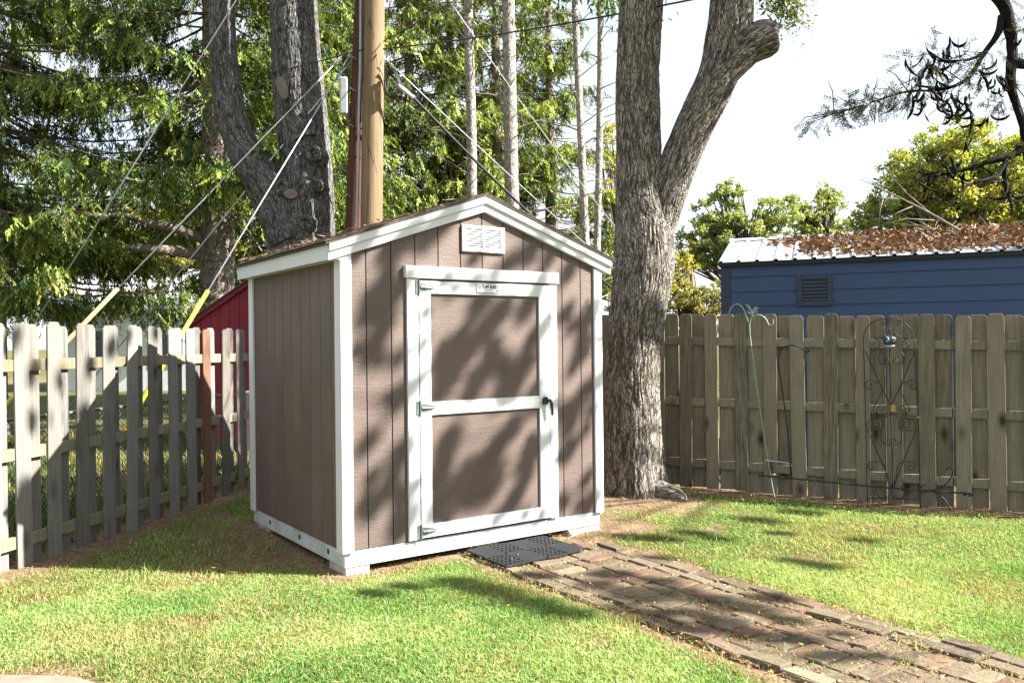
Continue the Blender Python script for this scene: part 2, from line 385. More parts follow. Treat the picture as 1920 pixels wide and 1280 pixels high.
# ------------------------------------------------------------------ leaf helpers
def rhomb(c, d, s, L, W):
    """rhombic leaves: base c, direction d, side s"""
    L = np.asarray(L)[:, None]; W = np.asarray(W)[:, None]
    V = np.stack([c, c+d*L*.45+s*W*.5, c+d*L, c+d*L*.45-s*W*.5], 1).reshape(-1, 3)
    return V, np.arange(len(c)*4).reshape(-1, 4)
def rdir(n): return nrm(rng.normal(size=(n, 3)))
def side_of(d): return nrm(np.cross(d, rdir(len(d))))
class Leaves:
    def __init__(s): s.V = []; s.F = []; s.C = []; s.n = 0
    def add(s, c, d, sd, L, W, col):
        V, F = rhomb(c, d, sd, L, W); s.V.append(V); s.F.append(F+s.n); s.n += len(V); s.C.append(np.repeat(col, 4, 0))
    def build(s, name, mat, parent=None, kind=None):
        me = np_mesh(name, np.concatenate(s.V), np.concatenate(s.F), {'col': ('FLOAT_COLOR', rgba(np.concatenate(s.C)))})
        o = link(name, me, mat, parent)
        if kind: o['kind'] = kind
        return o

# ------------------------------------------------------------------ bark tubes
class Bark:
    def __init__(s): s.V = []; s.F = []; s.B = []; s.H = []; s.n = 0
    def limb(s, pts, radii, seg=64, step=.03, amp=.02, freq=9., seed=0, flare=0, stretch=.16):
        pts = np.array(pts, float); radii = np.array(radii, float)
        sp = np.array(smooth_path(np.concatenate([pts, radii[:, None]], 1), 12)); P_ = sp[:, :3]; R_ = sp[:, 3]
        L = np.concatenate([[0], np.cumsum(np.linalg.norm(np.diff(P_, axis=0), axis=1))]); n = max(4, int(L[-1]/step))
        l = np.linspace(0, L[-1], n); P2 = np.stack([np.interp(l, L, P_[:, k]) for k in range(3)], 1); R2 = np.interp(l, L, R_)
        T = nrm(np.gradient(P2, axis=0)); a = np.zeros_like(T); ref = np.array([1., 0, 0]) if abs(T[0, 2]) > .7 else np.array([0, 0, 1.])
        cur = nrm(np.cross(T[0], np.cross(ref, T[0])))
        for i in range(n): cur = cur-T[i]*(cur@T[i]); cur = cur/np.linalg.norm(cur); a[i] = cur
        b = np.cross(T, a); th = np.linspace(0, 2*np.pi, seg, endpoint=False)
        ct, st = np.cos(th), np.sin(th)
        rad_ = a[:, None]*ct[None, :, None] + b[:, None]*st[None, :, None]
        bc = np.stack([ct[None]*R2[:, None], st[None]*R2[:, None], np.repeat(l[:, None], seg, 1)], -1)
        q = bc*np.array([freq, freq, freq*stretch]) + seed*13.7
        wob = fbm(bc*np.array([3, 3, .8])+seed, 5+seed, 3)
        wv = np.stack([vnoise(bc*np.array([5., 5., 4.5])+seed+9.3, 31), vnoise(bc*np.array([5., 5., 4.5])+seed+4.1, 32), 0*bc[..., 0]], -1)*.9+np.stack([vnoise(bc*np.array([12., 12., 14.])+seed, 33), vnoise(bc*np.array([12., 12., 14.])+seed, 34), 0*bc[..., 0]], -1)*.35
        f1 = vnoise(q+wv, seed); f2 = vnoise(q*np.array([1.9, 1.9, 1.6])+wv*1.5, seed+3); f3 = vnoise(q*np.array([2.7, 2.7, 4]), seed+5)
        ridge = (1-np.minimum(np.abs(f1)*2.2, 1))*.8 + (1-np.minimum(np.abs(f2)*2.2, 1))*.3     # furrows where noise crosses zero
        h = np.clip(1-ridge+f3*.22, 0, 1)
        rr = R2[:, None]*(1+wob*.06) + amp*(h-.6)
        if flare:
            k = np.exp(-l/.24)[:, None]; lob = .55+.45*np.cos(th*5+1.3+np.sin(th*2)*.8)[None]
            rr = rr*(1+flare*k*lob)
        V = P2[:, None]+rad_*rr[..., None]
        i = np.arange(n*seg).reshape(n, seg); j = np.roll(i, -1, 1)
        F = np.stack([i[:-1], j[:-1], j[1:], i[1:]], -1).reshape(-1, 4)
        s.V.append(V.reshape(-1, 3)); s.F.append(F+s.n); s.B.append(bc.reshape(-1, 3)); s.H.append(h.ravel()); s.n += n*seg
        return P2, R2
    def build(s, name, mat, parent=None):
        me = np_mesh(name, np.concatenate(s.V), np.concatenate(s.F), {'bark': ('FLOAT_VECTOR', np.concatenate(s.B)), 'hgt': ('FLOAT', np.concatenate(s.H))}, True)
        return link(name, me, mat, parent)
def localize(root, pts): return [np.array(p)-np.array(root.location) for p in pts]

exec_parts = []
# ================================================================== SHED
S = empty('garden_shed', (CN[0], CN[1], 0), rad(35), 'brown garden shed with white trim, gabled roof and closed door', 'shed')
W, D = 2.385, 2.0
ZS, ZE, PK = .172, 2.262, 2.664                # siding bottom, eave underside, underside of the rake at the peak
UM = W/2; SL = .340
def under(u): return PK - SL*abs(u-UM)
# floor rim boards (skids)
SB = .054
for nm, (x0, x1, y0, y1) in {'a': (0.004, W-.004, .004, .042), 'b': (.0045, .042, .044, D-.044), 'c': (W-.042, W-.0045, .044, D-.044), 'd': (.004, W-.004, D-.042, D-.004)}.items():
    MB().box(x0, x1, y0, y1, SB, .166).build('rim_board', M['skid'], S, .003)
for v0 in (.28, .86, 1.55):
    MB().box(.002, .0044, v0, v0+.035, .10, .135).build('hole_shade', M['dark_trim'], S)  # dark plates on the board stand in for shade inside square holes
# inner shell that shows only through the grooves
MB().box(.014, W-.014, .014, D-.014, .168, 2.25).build('wall_core', M['groove'], S)
MB().prism([(.02, 2.2), (W-.02, 2.2), (W-.02, under(W-.02)-.012), (UM, PK-.012), (.02, under(.02)-.012)], .0145, .03).build('gable_core', M['groove'], S)
# front planks
edges = [0.0]+[-.013+.1995*k for k in range(1, 12)]+[W]
gp = .0035
for i in range(len(edges)-1):
    a, b = edges[i]+gp, edges[i+1]-gp
    z0 = ZS if (b < .60 or a > 1.775) else 2.10
    top = [(b, under(b)), (a, under(a))] if not (a < UM < b) else [(b, under(b)), (UM, PK), (a, under(a))]
    MB().prism([(a, z0), (b, z0)]+top, 0.0, .014).build('plank', M['brown'], S, .002)
# side and back planks
for xs in (0, 1):
    for i in range(10):
        a, b = .2*i+gp, .2*(i+1)-gp
        if i == 0: a = .015
        if i == 9: b = D-.015
        x0, x1 = (0, .014) if xs == 0 else (W-.014, W)
        MB().box(x0, x1, a, b, ZS, ZE).build('plank', M['brown'], S, .002)
for i in range(12):
    a, b = W/12*i+gp, W/12*(i+1)-gp
    MB().prism([(a, ZS), (b, ZS), (b, under(b)), (a, under(a))], D-.014, D).build('plank', M['brown'], S, .002)
# corner boards: front/back faces and side faces
for x0, x1 in ((-.022, .066), (W-.066, W+.022)):
    for y0, y1 in ((-.022, -.001), (D+.001, D+.022)):
        zt = under(.05)-.002
        MB().prism([(x0, .160), (x1, .160), (x1, min(under(x1), zt+.02)), (x0, 2.275)], y0, y1).build('corner_board', M['white'], S, .003)
for x0, x1 in ((-.0225, -.001), (W+.001, W+.0225)):
    for y0, y1 in ((.0, .085), (D-.085, D)):
        MB().box(x0, x1, y0, y1, .158, 2.262).build('corner_board', M['white'], S, .003)
# rake boards with a second proud strip
for sgn in (-1, 1):
    def U_(x): return UM+sgn*x
    for nm, zb, ztp, y0, y1 in (('rake_board', 0, .088, -.040, -.0235), ('rake_strip', .064, .120, -.060, -.041)):
        e = 1.305
        MB().prism([(U_(.0005), PK+zb), (U_(e), PK-SL*e+zb), (U_(e), PK-SL*e+ztp), (U_(.0005), PK+ztp)], y0, y1).build(nm, M['white'], S, .002)
        MB().prism([(U_(.0005), PK+zb), (U_(e), PK-SL*e+zb), (U_(e), PK-SL*e+ztp), (U_(.0005), PK+ztp)], 2*UM*0+D-y1, D-y0).build(nm, M['white'], S, .002)
    MB().prism([(U_(.0005), PK+.001), (U_(1.28), PK-SL*1.28+.001), (U_(1.28), PK-SL*1.28+.06), (U_(.0005), PK+.06)], -.0230, .0).build('rake_backer', M['white'], S)
    # eave fascia, soffit
    xo = U_(1.305)
    zt = PK-SL*1.305
    MB().box(min(xo, xo-sgn*.018), max(xo, xo-sgn*.018), -.0225, D+.0225, zt+.005, zt+.115).build('eave_fascia', M['white'], S, .002)
    MB().box(min(U_(1.286), U_(UM)), max(U_(1.286), U_(UM)), -.0225, D+.0225, zt+.012, zt+.024).build('soffit', M['white'], S)
    # roof deck and shingle courses
    e = 1.335
    MB().prism([(U_(0), PK+.121), (U_(e), PK-SL*e+.121), (U_(e), PK-SL*e+.131), (U_(0), PK+.131)], -.068, D+.068).build('roof_deck', M['shingle'], S)
    k = 0; ns = 10; d = e/ns
    for row in range(ns):
        x1 = e-row*d+.012; x0 = x1-d-.03
        zz = PK+.132
        nsh = 7; off = (row % 2)*.16
        ys = np.concatenate([[-.075], np.sort(np.arange(1, nsh)*.32-.12+off), [D+.075]])
        for j in range(len(ys)-1):
            ya, yb = ys[j]+.003, ys[j+1]-.003
            lift = random.uniform(0, .004)
            MB().prism([(U_(x0), zz-SL*x0+.003), (U_(x1), zz-SL*x1+.007+lift), (U_(x1), zz-SL*x1+.014+lift), (U_(x0), zz-SL*x0+.008)], ya, yb).build('shingle', M['shingle'], S)
# gable vent
vt = MB().box(.994, 1.387, -.022, -.001, 2.348, 2.375).box(.994, 1.387, -.022, -.001, 2.527, 2.552).box(.994, 1.030, -.022, -.001, 2.3752, 2.5268).box(1.351, 1.387, -.022, -.001, 2.3752, 2.5268).box(1.178, 1.203, -.022, -.001, 2.3752, 2.5268).build('gable_vent', M['white'], S)
MB().box(1.03, 1.351, -.004, -.0012, 2.375, 2.527).build('vent_backing', M['box_grey'], vt)
for (a, b) in ((1.0302, 1.1778), (1.2032, 1.3508)):
    for k in range(8):
        z = 2.379+k*.0185
        MB().prism([(-.020, z), (-.017, z), (-.006, z+.011), (-.009, z+.011)], a, b, 'x').build('louver', M['white'], vt)
# door opening trim
MB().box(.505, .600, -.024, -.001, .178, 2.1205).build('door_jamb', M['white'], S, .003)
MB().box(1.826, 1.908, -.024, -.001, .178, 2.1205).build('door_jamb', M['white'], S, .003)
MB().box(.486, 1.922, -.040, -.001, 2.122, 2.214).build('door_header', M['white'], S, .003)
MB().box(.600, 1.826, .004, .013, .172, 2.1215).build('door_stop', M['groove'], S)
DR = MB().box(.606, 1.821, -.006, .002, .187, 2.106).build('door', M['brown'], S)
DR['label'] = 'brown shed door with white ledged frame'
for nm, x0, x1, z0, z1 in (('stile', .606, .704, .187, 2.106), ('stile', 1.720, 1.821, .187, 2.106), ('door_rail', .7045, 1.7195, .187, .283), ('door_rail', .7045, 1.7195, 1.098, 1.198), ('door_rail', .7045, 1.7195, 2.010, 2.106)):
    MB().box(x0, x1, -.026, -.0065, z0, z1).build(nm, M['white'], DR, .0025)
for z in (2.055, 1.155, .235):
    hg = MB().box(.572, .598, -.029, -.0245, z-.052, z+.052).build('hinge', M['galv'], DR, .002)
    MB().tube([(.602, -.031, z-.055), (.602, -.031, z+.055)], .007, 8).build('hinge_pin', M['galv'], hg) if False else None
    m = MB(); m.tube([(.603, -.032, z-.057), (.603, -.032, z+.057)], .0065, 8)
    m.prism([(.610, z-.036), (.70, z-.019), (.722, z-.012), (.730, z), (.722, z+.012), (.70, z+.019), (.610, z+.036)], -.031, -.0265)
    m.tube([(.615, -.031, z), (.65, -.037, z), (.71, -.034, z)], [.012, .011, .006], 8)
    m.build('hinge', M['galv'], DR, .0008)
# lever handle
m = MB(); m.prism([(1.742, 1.128), (1.790, 1.128), (1.792, 1.165), (1.780, 1.188), (1.757, 1.188), (1.743, 1.165)], -.050, -.0265)
m.tube([(1.775, -.045, 1.160), (1.800, -.062, 1.156), (1.806, -.070, 1.135), (1.812, -.070, 1.08), (1.815, -.066, 1.035)], [.014, .015, .014, .012, .011], 8)
m.build('door_handle', M['black'], DR, .002)
# nameplate with lettering and marks
NP = MB().box(1.109, 1.321, -.0295, -.0262, 2.028, 2.100).build('nameplate', M['plate'], S, .001)
fr = MB()
for a in ((1.109, 1.321, 2.0975, 2.1005), (1.109, 1.321, 2.0275, 2.0305), (1.109, 1.1115, 2.0306, 2.0974), (1.3185, 1.321, 2.0306, 2.0974)):
    fr.box(a[0], a[1], -.0312, -.0297, a[2], a[3])
fr.build('plate_border', M['ink'], NP)
tx = bpy.data.curves.new('lettering', 'FONT'); tx.body = 'TUFF SHED'; tx.size = .037; tx.extrude = .0004; tx.align_x = 'LEFT'; tx.offset = .0014
to = bpy.data.objects.new('lettering', tx); COL.objects.link(to); to.parent = NP
to.location = (1.160, -.0303, 2.0635); to.rotation_euler = (math.pi/2, 0, 0); tx.materials.append(M['ink'])
bpy.context.view_layer.update()
wid = to.dimensions.x; to.scale = (.148/max(wid, .01), 1.0, 1)
bpy.context.view_layer.update()
lme = bpy.data.meshes.new_from_object(to.evaluated_get(bpy.context.evaluated_depsgraph_get())); lt_ = link('lettering', lme, M['ink'], NP, to.location, to.rotation_euler); lt_.scale = to.scale
bpy.data.objects.remove(to)
tx2 = bpy.data.curves.new('small_print', 'FONT'); tx2.body = 'tuffshed.com'; tx2.size = .013; tx2.extrude = .0003
lg = MB().prism([(1.122, 2.057), (1.152, 2.057), (1.152, 2.076), (1.148, 2.087), (1.137, 2.093), (1.126, 2.087), (1.122, 2.076)], -.0305, -.0297).build('barn_emblem', M['ink_red'], NP)
lw = MB()
for a in ((1.1255, 1.1355, 2.060, 2.072), (1.1385, 1.1485, 2.060, 2.072), (1.131, 1.143, 2.077, 2.085)): lw.box(a[0], a[1], -.0313, -.0306, a[2], a[3])
lw.build('emblem_panel', M['plate'], NP)
MB().prism([(1.292, 2.044), (1.304, 2.036), (1.315, 2.044), (1.315, 2.053), (1.292, 2.053)], -.0305, -.0297).build('badge', M['ink_red'], NP)
sp = MB()
for z, a, b in ((2.052, 1.172, 1.27), (2.041, 1.185, 1.275)):
    x = a
    while x < b:
        w_ = random.uniform(.004, .011); sp.box(x, min(x+w_, b), -.0303, -.0297, z, z+.0035); x += w_+.003
sp.build('small_print', M['ink_grey'], NP)
bpy.data.curves.remove(tx2)
# blocks that carry the shed
def block(name, u0, u1, v0, v1, z1, label, mat, cat, group=None, z0=-.04):
    o = CN+U*((u0+u1)/2)+V_*((v0+v1)/2)
    b = MB().box(-(u1-u0)/2, (u1-u0)/2, -(v1-v0)/2, (v1-v0)/2, z0, z1).build(name, mat, None, .006, loc=(o[0], o[1], 0), rot=(0, 0, rad(35)))
    tag(b, label, cat, group); return b
g_ = 'concrete blocks under the shed'
block('concrete_block', .012, .20, .012, .30, .052, 'pale concrete block under the near corner of the shed', M['concrete'], 'block', g_)
block('concrete_block', 1.13, 1.335, .03, .25, .052, 'white concrete block under the shed behind the black mat', M['concrete'], 'block', g_)
block('concrete_block', .02, .21, 1.66, 1.95, .052, 'concrete block under the rear corner by the left fence', M['concrete'], 'block', g_)
block('stone_slab', 2.02, 2.36, -.02, .25, .046, 'flat stone slab under the right front corner of shed', M['concrete'], 'slab')

# ================================================================== FENCES
def picket_mesh(w, h, th, ear):
    return MB().prism([(-w/2, 0), (w/2, 0), (w/2, h-ear), (w/2-ear*.75, h), (-w/2+ear*.75, h), (-w/2, h-ear)], -th/2, th/2).mesh('picket', .0025)
def fence(name, o, d, n, ks, sp, wf, wb, h, ear, rails, rzh, mats, label, cat, zfun, skip=()):
    ang = math.atan2(d[1], d[0]); root = empty(name, (o[0], o[1], 0), ang, label, cat)
    fm = [picket_mesh(wf*s, h, .017, ear) for s in (1, .97, 1.04)]; bmh = [picket_mesh(wb*s, h-.005, .017, ear) for s in (1, .96)]
    sgn = 1 if (n@np.array([-math.sin(ang), math.cos(ang), 0])) > 0 else -1
    for me in fm+bmh: pass
    pool = {}
    def put(me, mat, x, y, z, tilt):
        key = (me.name, mat.name)
        if key not in pool:
            m2 = me.copy(); m2.materials.append(mat); pool[key] = m2
        ob = link('picket', pool[key], None, root, (x, y, z), (random.uniform(-.008, .008), tilt, random.uniform(-.02, .02))); return ob
    for k in ks:
        x = k*sp + wf/2
        wx = o+d*x
        mat = mats[0]
        if k in skip: mat, = [M['fence_red']]; x += -.028
        ob = put(random.choice(fm), mat, x+random.uniform(-.008, .008), sgn*.0285, zfun(wx)+random.uniform(-.018, .016), random.gauss(0, .007))
        if k in skip: ob['label'] = 'reddish brown picket'
        xb = x+sp/2+random.uniform(-.01, .01)
        put(random.choice(bmh), mats[0], xb, -sgn*.0285, zfun(o+d*xb)+random.uniform(-.012, .012), random.gauss(0, .004))
    x0, x1 = ks[0]*sp, (ks[-1]+1)*sp
    L = 2.4
    for z in rzh:
        x = x0
        while x < x1-.01:
            e = min(x+L, x1)
            za, zb = zfun(o+d*x), zfun(o+d*e)
            m = MB(); m.v = [(x+.003, -.019, za+z-.045), (e-.003, -.019, zb+z-.045), (e-.003, .019, zb+z-.045), (x+.003, .019, za+z-.045), (x+.003, -.019, za+z+.045), (e-.003, -.019, zb+z+.045), (e-.003, .019, zb+z+.045), (x+.003, .019, za+z+.045)]
            m.f = [[3, 2, 1, 0], [4, 5, 6, 7], [0, 1, 5, 4], [1, 2, 6, 5], [2, 3, 7, 6], [3, 0, 4, 7]]
            m.build('rail', M[mats[1]], root, .003); x = e
    return root
fence('wood_fence', LF0, LFD, LFN, list(range(-3, 16)), .3135, .140, .140, 1.83, .035, 3, (1.515, .86, .21), [M['fence_grey'], 'rail'], 'grey weathered shadowbox fence left of the shed with gaps between pickets', 'fence', lambda p: -.01, skip=(8,))
def rz_(p): return .03-.0255*((p-RF0)@RFD)
fence('wood_fence', RF0, RFD, RFN, list(range(-7, 15)), .301, .138, .172, 1.905, .03, 3, (1.61, .945, .27), [M['fence_brown'], 'rail_dim'], 'olive brown shaded shadowbox fence behind the lawn and big tree trunk', 'fence', rz_)

# chain link fence beyond the left fence
co = LF0-LFN*1.0-LFD*1.2; cang = math.atan2(LFD[1], LFD[0])
R = empty('chain_link_fence', (co[0], co[1], 0), cang, 'low grey chain link fence seen through gaps in the left fence', 'fence')
CL, CH = 6.6, 1.0
for k in range(4): MB().tube([(k*2.2, 0, 0), (k*2.2, 0, CH+.04)], .024, 8).build('post', M['galv'], R, 0, True)
MB().tube([(0, 0, CH), (CL, 0, CH)], .018, 8).build('top_rail', M['galv'], R, 0, True)
m = MB(); st = .06; k = -CH
while k < CL:
    for s_ in (1, -1):
        xa, xb = (k, k+CH) if s_ > 0 else (k+CH, k)
        za, zb = .03, CH-.01
        # clip to the fence length
        pts = [(xa, za), (xb, zb)]; (x0, z0), (x1, z1) = pts
        if x0 > x1: x0, z0, x1, z1 = x1, z1, x0, z0
        if x1 <= 0 or x0 >= CL: continue
        sl = (z1-z0)/(x1-x0)
        if x0 < 0: z0 -= sl*x0; x0 = 0
        if x1 > CL: z1 -= sl*(x1-CL); x1 = CL
        m.tube([(x0, s_*.003, z0), (x1, s_*.003, z1)], .0022, 3, False)
    k += st
m.build('wire_mesh', M['galv'], R)['kind'] = 'stuff'

# ================================================================== BRICK PATH AND MAT
def to_world(u, v, z): p = CN+U*u+V_*v; return (p[0], p[1], z+float(gz(p[0], p[1])))
def brick_mesh(l, w, s):
    bm = bmesh.new(); bmesh.ops.create_cube(bm, size=1)
    bmesh.ops.scale(bm, vec=(w, l, .075), verts=bm.verts)
    bmesh.ops.bevel(bm, geom=bm.edges[:], offset=.007, segments=1, affect='EDGES', profile=.5)
    rr = random.Random(s)
    for v in bm.verts: v.co += Vector((rr.uniform(-.004, .004), rr.uniform(-.004, .004), rr.uniform(-.003, .003)))
    me = bpy.data.meshes.new('brick'); bm.to_mesh(me); bm.free(); me.materials.append(M['brick']); return me
bS = [brick_mesh(.238, .112, i) for i in range(5)]; bH = [brick_mesh(.112, .238, 10+i) for i in range(5)]
PR = empty('brick_path', (CN[0], CN[1], 0), rad(35), 'old uneven brick path leading to the shed door', 'path'); PR['kind'] = 'structure'
cols = [('S', 1.04), ('S', 1.162), ('H', 1.347), ('S', 1.532), ('H', 1.717), ('S', 1.902), ('S', 2.024)]
def drift(v): return -.035*(v+.8) if v < -.8 else 0       # the path swings a little away from the shed axis
for ci, (ty, uc) in enumerate(cols):
    v = -.10 - random.uniform(0, .09) - (.25 if ci == 6 else 0)
    stp = .247 if ty == 'S' else .1205
    while v > -3.6:
        if not (ci in (0,) and random.random() < .07):
            du = drift(v) + (.05*max(0, -v-1.2)*.4 if ci >= 5 else 0)
            zz = -.027+random.uniform(-.007, .006)+(random.random() < .08)*.012
            p = to_world(uc+du, v-stp/2, 0)
            ob = link('brick', random.choice(bS if ty == 'S' else bH), None, PR, (uc+du+random.uniform(-.006, .006), v-stp/2+random.uniform(-.004, .004), zz+p[2]), (random.gauss(0, .018), random.gauss(0, .02), random.gauss(.0, .03)))
        v -= stp
# mat on the path at the door
MW, MD = .76, .55
mp_ = to_world(1.372, -.290, .024)
MT = empty('rubber_mat', mp_, rad(35), 'black perforated rubber mat at the foot of shed door', 'mat')
nx, ny = 4, 2
for i in range(nx):
    for j in range(ny):
        x0, x1 = -MW/2+MW/nx*i+.004, -MW/2+MW/nx*(i+1)-.004; y0, y1 = -MD/2+MD/ny*j+.004, -MD/2+MD/ny*(j+1)-.004
        m = MB(); hole = (i+j) % 2 == 0
        if hole:
            n_ = 5
            for a in range(n_+1):
                xx = x0+(x1-x0)*a/n_; yy = y0+(y1-y0)*a/n_
                m.box(xx-.007, xx+.007, y0, y1, 0, .016); m.box(x0, x1, yy-.007, yy+.007, .0005, .0163)
        else:
            m.box(x0, x1, y0, y1, 0, .009)
            n_ = 12
            for a in range(n_):
                yy = y0+(y1-y0)*(a+.5)/n_; m.box(x0, x1, yy-.006, yy+.006, .0085, .0155)
        m.build('mat_tile', M['rubber'], MT, 0, rot=(random.uniform(-.012, .012), random.uniform(-.012, .012), 0))
# pale slab at the near left corner
p = G(50, 1288); m = MB().prism([(-.55, -.35), (.32, -.4), (.42, -.02), (.18, .10), (-.2, .13), (-.6, .1)], -.06, .028, 'z')
tag(m.build('paving_stone', M['stone'], None, .012, loc=(p[0], p[1]-.02, 0)), 'pale flat paving stone sunk in the lawn corner nearest the left fence', 'paving stone')
# ================================================================== UTILITY POLES, WIRES
def ptube(pts, r, seg=8): return MB().tube(pts, r, seg)
def pole(name, pb, pt, zt, r0, r1, mat, label):
    root = empty(name, (pb[0], pb[1], 0), 0, label, 'utility pole', 'utility poles behind the shed')
    d = (pt-pb)/(pt[2]-pb[2]); o = np.array([pb[0], pb[1], 0])
    base = pb-d*pb[2]
    pts = [base-o+d*z for z in np.linspace(-.2, zt, 14)]
    MB().tube(pts, list(np.linspace(r0, r1, 14)), 20).build('pole', mat, root, 0, True)
    return root, base, d
YP = 12.0
PT, bT, dT = pole('utility_pole', P(696.5, 420, YP), P(701, 60, YP), 10.5, .165, .140, M['pole_tan'], 'tall pale tan wooden utility pole behind the shed roof')
YB = 12.35
PB, bB, dB = pole('utility_pole', P(664, 420, YB), P(679, 60, YB), 10.0, .140, .125, M['pole_red'], 'dark red brown utility pole with step bolts behind tan pole')
oB = np.array([PB.location.x, PB.location.y, 0]); oT = np.array([PT.location.x, PT.location.y, 0])
for py, px0, px1 in ((105, 657, 669), (165, 655, 667), (232, 652, 664), (363, 648, 658), (290, 667, 676)):
    a = P(px0, py, YB-.10); b = P(px1, py+6, YB-.20); MB().tube([a-oB, b-oB], .009, 6).build('step_bolt', M['galv'], PB)
bx = P(646, 181, YB-.05)-oB
eb = MB().box(bx[0]-.055, bx[0]+.055, bx[1]-.08, bx[1]+.08, bx[2]-.27, bx[2]+.27).build('equipment_box', M['box_grey'], PB, .015)
MB().box(bx[0]-.062, bx[0]-.056, bx[1]-.06, bx[1]+.06, bx[2]-.25, bx[2]+.25).build('box_cover', M['white'], eb)
MB().box(bx[0]+.056, bx[0]+.12, bx[1]-.02, bx[1]+.02, bx[2]+.10, bx[2]+.14).build('bracket', M['galv'], PB)
cp = [P(x, y, YP-.05)-oB for x, y in ((675.5, -300), (676, 60), (673.5, 200), (672, 300), (669, 430), (667, 700))]
MB().tube(smooth_path(cp, 4), .020, 8).build('conduit', M['grey_pipe'], PB, 0, True)
cp = [P(x, y, YP-.08)-oB for x, y in ((680, -300), (680, 100), (678, 160), (676, 230))]
MB().tube(smooth_path(cp, 4), .010, 6).build('riser_cable', M['cable'], PB, 0, True)
def sag(a, b, s, n=14): return [a+(b-a)*t-np.array([0, 0, s*4*t*(1-t)]) for t in np.linspace(0, 1, n)]
def wire(name, a, b, s, r, mat, label, cat='cable', group=None):
    o = MB().tube(sag(a, b, s), r, 5).build(name, mat, None, 0, True); tag(o, label, cat, group); return o
# power line across the top right, other wires from the poles
g_ = 'overhead wires'
wire('power_line', P(718, 92, 11.85), P(1420, -26, 8.0), .06, .011, M['cable'], 'black power line crossing in front of the big forked trunk', 'power line', g_)
wire('power_line', P(682, 92, 11.9), P(-120, 215, 15), .25, .008, M['cable'], 'thin dark wire running left from the poles through the spruce', 'power line', g_)
wire('power_line', P(718, 78, 11.9), P(900, -30, 11), .02, .007, M['cable'], 'short dark wire rising to the right from the tan pole', 'power line', g_)
wire('power_line', P(480, -60, 12), P(190, 600, 13.5), .05, .005, M['cable'], 'thin dark wire slanting down across the left maple limb', 'power line', g_)
wire('service_cable', P(722, 128, 11.85), P(1200, 585, 15.5), .12, .022, M['cable'], 'thick black service cable sloping down right from tan pole', 'cable', g_)
wire('service_cable', P(724, 112, 11.85), P(1215, 560, 15.5), .05, .008, M['steel'], 'pale thin service wire running just above the thick cable', 'cable', g_)
wire('service_cable', P(815, -10, 13), P(1185, 500, 15.5), .1, .007, M['cable'], 'dark wire from the top edge down past the second bare trunk', 'cable', g_)
wire('service_cable', P(835, -10, 13), P(1190, 470, 15.5), .1, .007, M['steel'], 'grey wire from the top edge down to the big forked trunk', 'cable', g_)
o = MB(); cc = P(734, 156, 11.8)
for k in range(7):
    rr = random.uniform(.085, .10); rz = random.uniform(.165, .20); cx = random.uniform(-.012, .012)
    o.tube([cc+np.array([cx+rr*math.cos(t), -.02*k+.08, rz*math.sin(t)]) for t in np.linspace(0, 2*math.pi, 22)], .009, 5, False)
tag(o.build('cable_coil', M['cable'], None, 0, True), 'coil of black cable hanging on the right side of tan pole', 'cable coil')
o = MB().tube([P(742, 158, 11.8), P(775, 183, 11.95)], [.035, .03], 8); tag(o.build('splice_case', M['box_grey'], None, 0, True), 'pale grey splice case on the service cable beside the coil', 'splice case')
# guy wires with yellow guards
def guy(ptop, pbot, g0, g1, mat, label, r=.010):
    root = empty('guy_wire', (pbot[0], pbot[1], 0), 0, label, 'guy wire', 'guy wires left of the poles'); o = np.array([pbot[0], pbot[1], 0.])
    MB().tube([ptop-o, pbot-o], r, 6).build('strand', M['steel'], root, 0, True)
    if mat:
        a = pbot+(ptop-pbot)*g0; b = pbot+(ptop-pbot)*g1; MB().tube([a-o, b-o], [.031, .027], 10).build('guard', mat, root, 0, True)
    MB().tube([pbot-o-np.array([0, 0, .1]), pbot-o+(ptop-pbot)*.03], .014, 6).build('anchor_rod', M['galv'], root)
def lerp_px(a, b, Ya, Yb): return P(*a, Ya), P(*b, Yb)
def guyp(p1, Y1, p2, gtop, mat, label):
    """from the pole at pixel p1 to the ground under pixel p2, guard top at pixel gtop"""
    a = P(*p1, Y1); b = G(*p2, 0)
    # fraction along the wire where it passes pixel gtop
    best = min(np.linspace(0, 1, 400), key=lambda t: abs((lambda q: 640-((q[2]-EYE)/q[1]-PITCH)*FPX)(b+(a-b)*t)-gtop[1]))
    guy(a, b, .01, best, mat, label)
guyp((663, 92), 12.3, (180, 893), (374, 538), M['yellow'], 'guy wire with bright yellow guard nearest the red shed')
guyp((660, 86), 12.3, (-95, 868), (240, 533), M['yellow_pale'], 'guy wire with faded yellow guard passing the middle of left fence')
guyp((668, -360), 12.3, (-95, 862), (60, 2000), None, 'bare guy wire, steepest and leftmost, crossing the whole spruce')
guyp((662, 110), 12.3, (60, 850), (60, 2000), None, 'thin bare guy wire between the two yellow guards')

